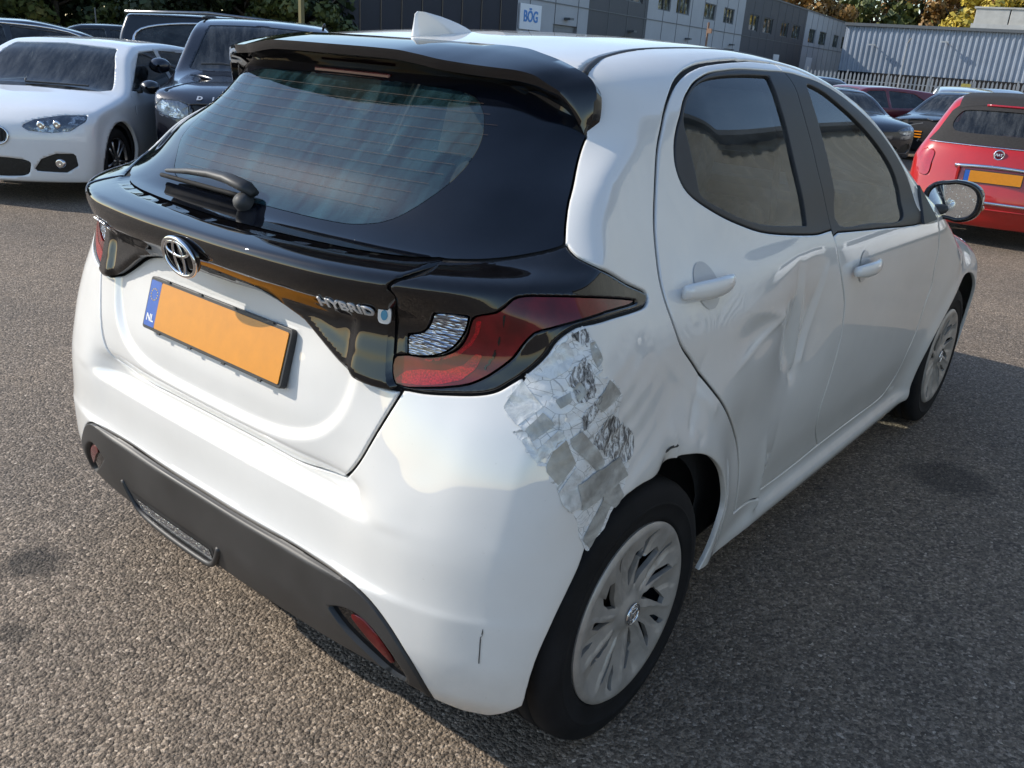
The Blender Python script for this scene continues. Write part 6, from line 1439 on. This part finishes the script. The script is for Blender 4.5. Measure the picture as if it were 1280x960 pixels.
def make_tree(name,label,loc,h,wid,leaf,seed,n=5200,ls=.34,low=.12,group=None):
    R=np.random.RandomState(seed); r=thing(name,label,'tree',loc,0,group)
    s=MB(); s.tube([(0,0,0),(.1*wid*.1,.05,h*.3),(.0,.1,h*.6),(.1,0,h*.85)],[h*.028,h*.02,h*.012,h*.004],8)
    for k in range(9):
        a=R.uniform(0,6.28); z0=h*R.uniform(.2,.6); L_=wid*R.uniform(.3,.45)
        s.tube([(0,0,z0),(L_*.5*math.cos(a),L_*.5*math.sin(a),z0+h*.10),(L_*math.cos(a),L_*math.sin(a),z0+h*.24)],[h*.010,h*.007,h*.003],6)
    s.build('trunk',BARK,r,True)
    # clumps spread through the crown
    nc=46; C=[];S=[]
    for k in range(nc):
        zf=R.uniform(0,1); rr_=math.sqrt(max(.05,1-(2*abs(zf-.42))**2.2))*.5*wid*math.sqrt(R.uniform(.15,1)); a=R.uniform(0,6.28)
        C.append((rr_*math.cos(a),rr_*math.sin(a),h*(low+(1-low-.07)*zf))); S.append(wid*R.uniform(.09,.17))
    C=np.array(C);S=np.array(S); w=S**2/np.sum(S**2); ci=R.choice(nc,n,p=w)
    D=R.normal(size=(n,3)); D/=np.linalg.norm(D,axis=1)[:,None]; rad=S[ci]*R.uniform(.55,1.08,n)
    P=C[ci]+D*rad[:,None]*[1,1,.8]
    T=R.normal(size=(n,3)); T-=D*(T*D).sum(1)[:,None]*.6; T/=np.linalg.norm(T,axis=1)[:,None]; B=np.cross(D,T); B+=R.normal(size=(n,3))*.3
    z_=ls*R.uniform(.5,1.2,n)[:,None]
    V=np.stack([P-T*z_*.5,P+B*z_*.32,P+T*z_*.5,P-B*z_*.32],1).reshape(-1,3); i=np.arange(n)*4
    F=np.concatenate([np.stack([i,i+1,i+2],1),np.stack([i,i+2,i+3],1)]); mk('crown',V,F,leaf,r,smooth=False)
    return r
TL=[('olive tree behind the far charcoal unit, leftmost of the belt',-58,118,15,12,LM),('rust brown tree behind the far charcoal unit',-52,128,15.5,13,LO),('olive green tree behind the farthest pale unit',-48.5,147,17,13,LM),('rust and olive tree behind the left end of the corrugated hall',-43,150,18,14,LO),('orange-brown tree between the rust tree and the yellow one',-36,148,16.5,13,LO),('bright yellow tree above the corrugated hall',-26.5,128,15.5,13,LY),('yellow-green tree beside the rooftop unit',-20,132,15,12,LY),('tall olive tree behind the rooftop unit at the right edge',-10,138,17,13,LM),('green tree farthest right behind the rooftop unit',-1,136,16,13,LG)]
for k,(lb,x,y,h,w_,m_) in enumerate(TL): make_tree('deciduous_tree',lb,(x,y,0),h,w_,m_,100+k,9000,.80)
HD=[(-42,8,6,7,LG),(-39.5,12.5,6.5,7,LG),(-38,16.5,6,6,LM),(-35.5,19.5,6.5,6,LG),(-33.5,22.6,6.2,6,LG),(-31.2,23.6,6.4,4.5,LM)]
HL=['dark green tree at the far left of the hedge row','second dark tree from the left above the dark saloon','olive-tinted tree above the low black car','dense dark tree above the chrome-trimmed estate','dark tree just left of the navy hall','narrow olive tree touching the corner of the navy hall']
for k,(x,y,h,w_,m_) in enumerate(HD): make_tree('hedge_tree',HL[k],(x,y,0),h,w_,m_,200+k,8000,.30,.0)
r=thing('yellow_post','pale yellow post at the corner of the navy hall','post',(-27.4,20.9,0)); s=MB(); s.box((0,0,2.6),(.16,.16,5.2)); s.build('shaft',mat('weathered_yellow',(.16,.14,.06),.8),r); s=MB(); s.box((0,0,5.25),(.2,.2,.1)); s.build('cap',STEEL,r)
for k,(x,y,h) in enumerate(((-24.5,11.5,1.75),(-23.6,13.8,1.75),(-22.6,16.4,1.75))):
    s=MB(); s.tube([(x,y,0),(x,y,h)],.02,6); tag(s.build('thin_post',MAT['window_frame_grey']),['thin grey post behind the dark saloon, leftmost of three','thin grey post above the low black car, middle of three','thin grey post left of the chrome-trimmed estate, rightmost of three'][k],'post')
s=MB(); s.tube([(-23.65,46.1,0),(-23.65,46.1,3.55)],.06,6); s.box((-23.5,46.0,3.1),(.3,.12,.25)); tag(s.build('lamp_mast',mat('rusty_brown_steel',(.25,.15,.10),.7)),'short brown mast standing before the pale office unit','mast')
print('env',round(time.time()-T0,1))

def hedge(name,label,A,B,H,dep,leaf,n,seed,ls):
    R=np.random.RandomState(seed); p,d,nn,L=wall_frame(A,B); P=np.stack([R.uniform(0,L,n),R.uniform(0,dep,n),H*R.uniform(0,1,n)**.8],1); P[:,2]*=(.86+.10*np.sin(P[:,0]*.7)+.07*np.sin(P[:,0]*1.9+1))
    T=R.normal(size=(n,3)); T/=np.linalg.norm(T,axis=1)[:,None]; B_=np.cross(T,R.normal(size=(n,3))); B_/=np.linalg.norm(B_,axis=1)[:,None]; z_=ls*R.uniform(.5,1.3,n)[:,None]
    V=np.stack([P-T*z_*.5,P+B_*z_*.35,P+T*z_*.5,P-B_*z_*.35],1).reshape(-1,3); i=np.arange(n)*4; F=np.concatenate([np.stack([i,i+1,i+2],1),np.stack([i,i+2,i+3],1)])
    r=thing(name,label,'hedge'); r.matrix_world=Matrix([[d.x,-nn.x,0,p.x],[d.y,-nn.y,0,p.y],[0,0,1,0],[0,0,0,1]]); mk('foliage',V,F,leaf,r,False)
    s=MB(); s.tube([(L/2,dep/2,0),(L/2,dep/2,H*.7)],.2,6); s.build('trunk',BARK,r)
hedge('tall_hedge','tall unbroken dark hedge behind the parked cars at upper left',(-47,2),(-31.5,27),6.2,2.5,LG,30000,5,.42)
hedge('tree_belt','low belt of dark undergrowth behind the office row and the corrugated hall',(-72,138),(20,152),11,4,LM,26000,6,1.3)
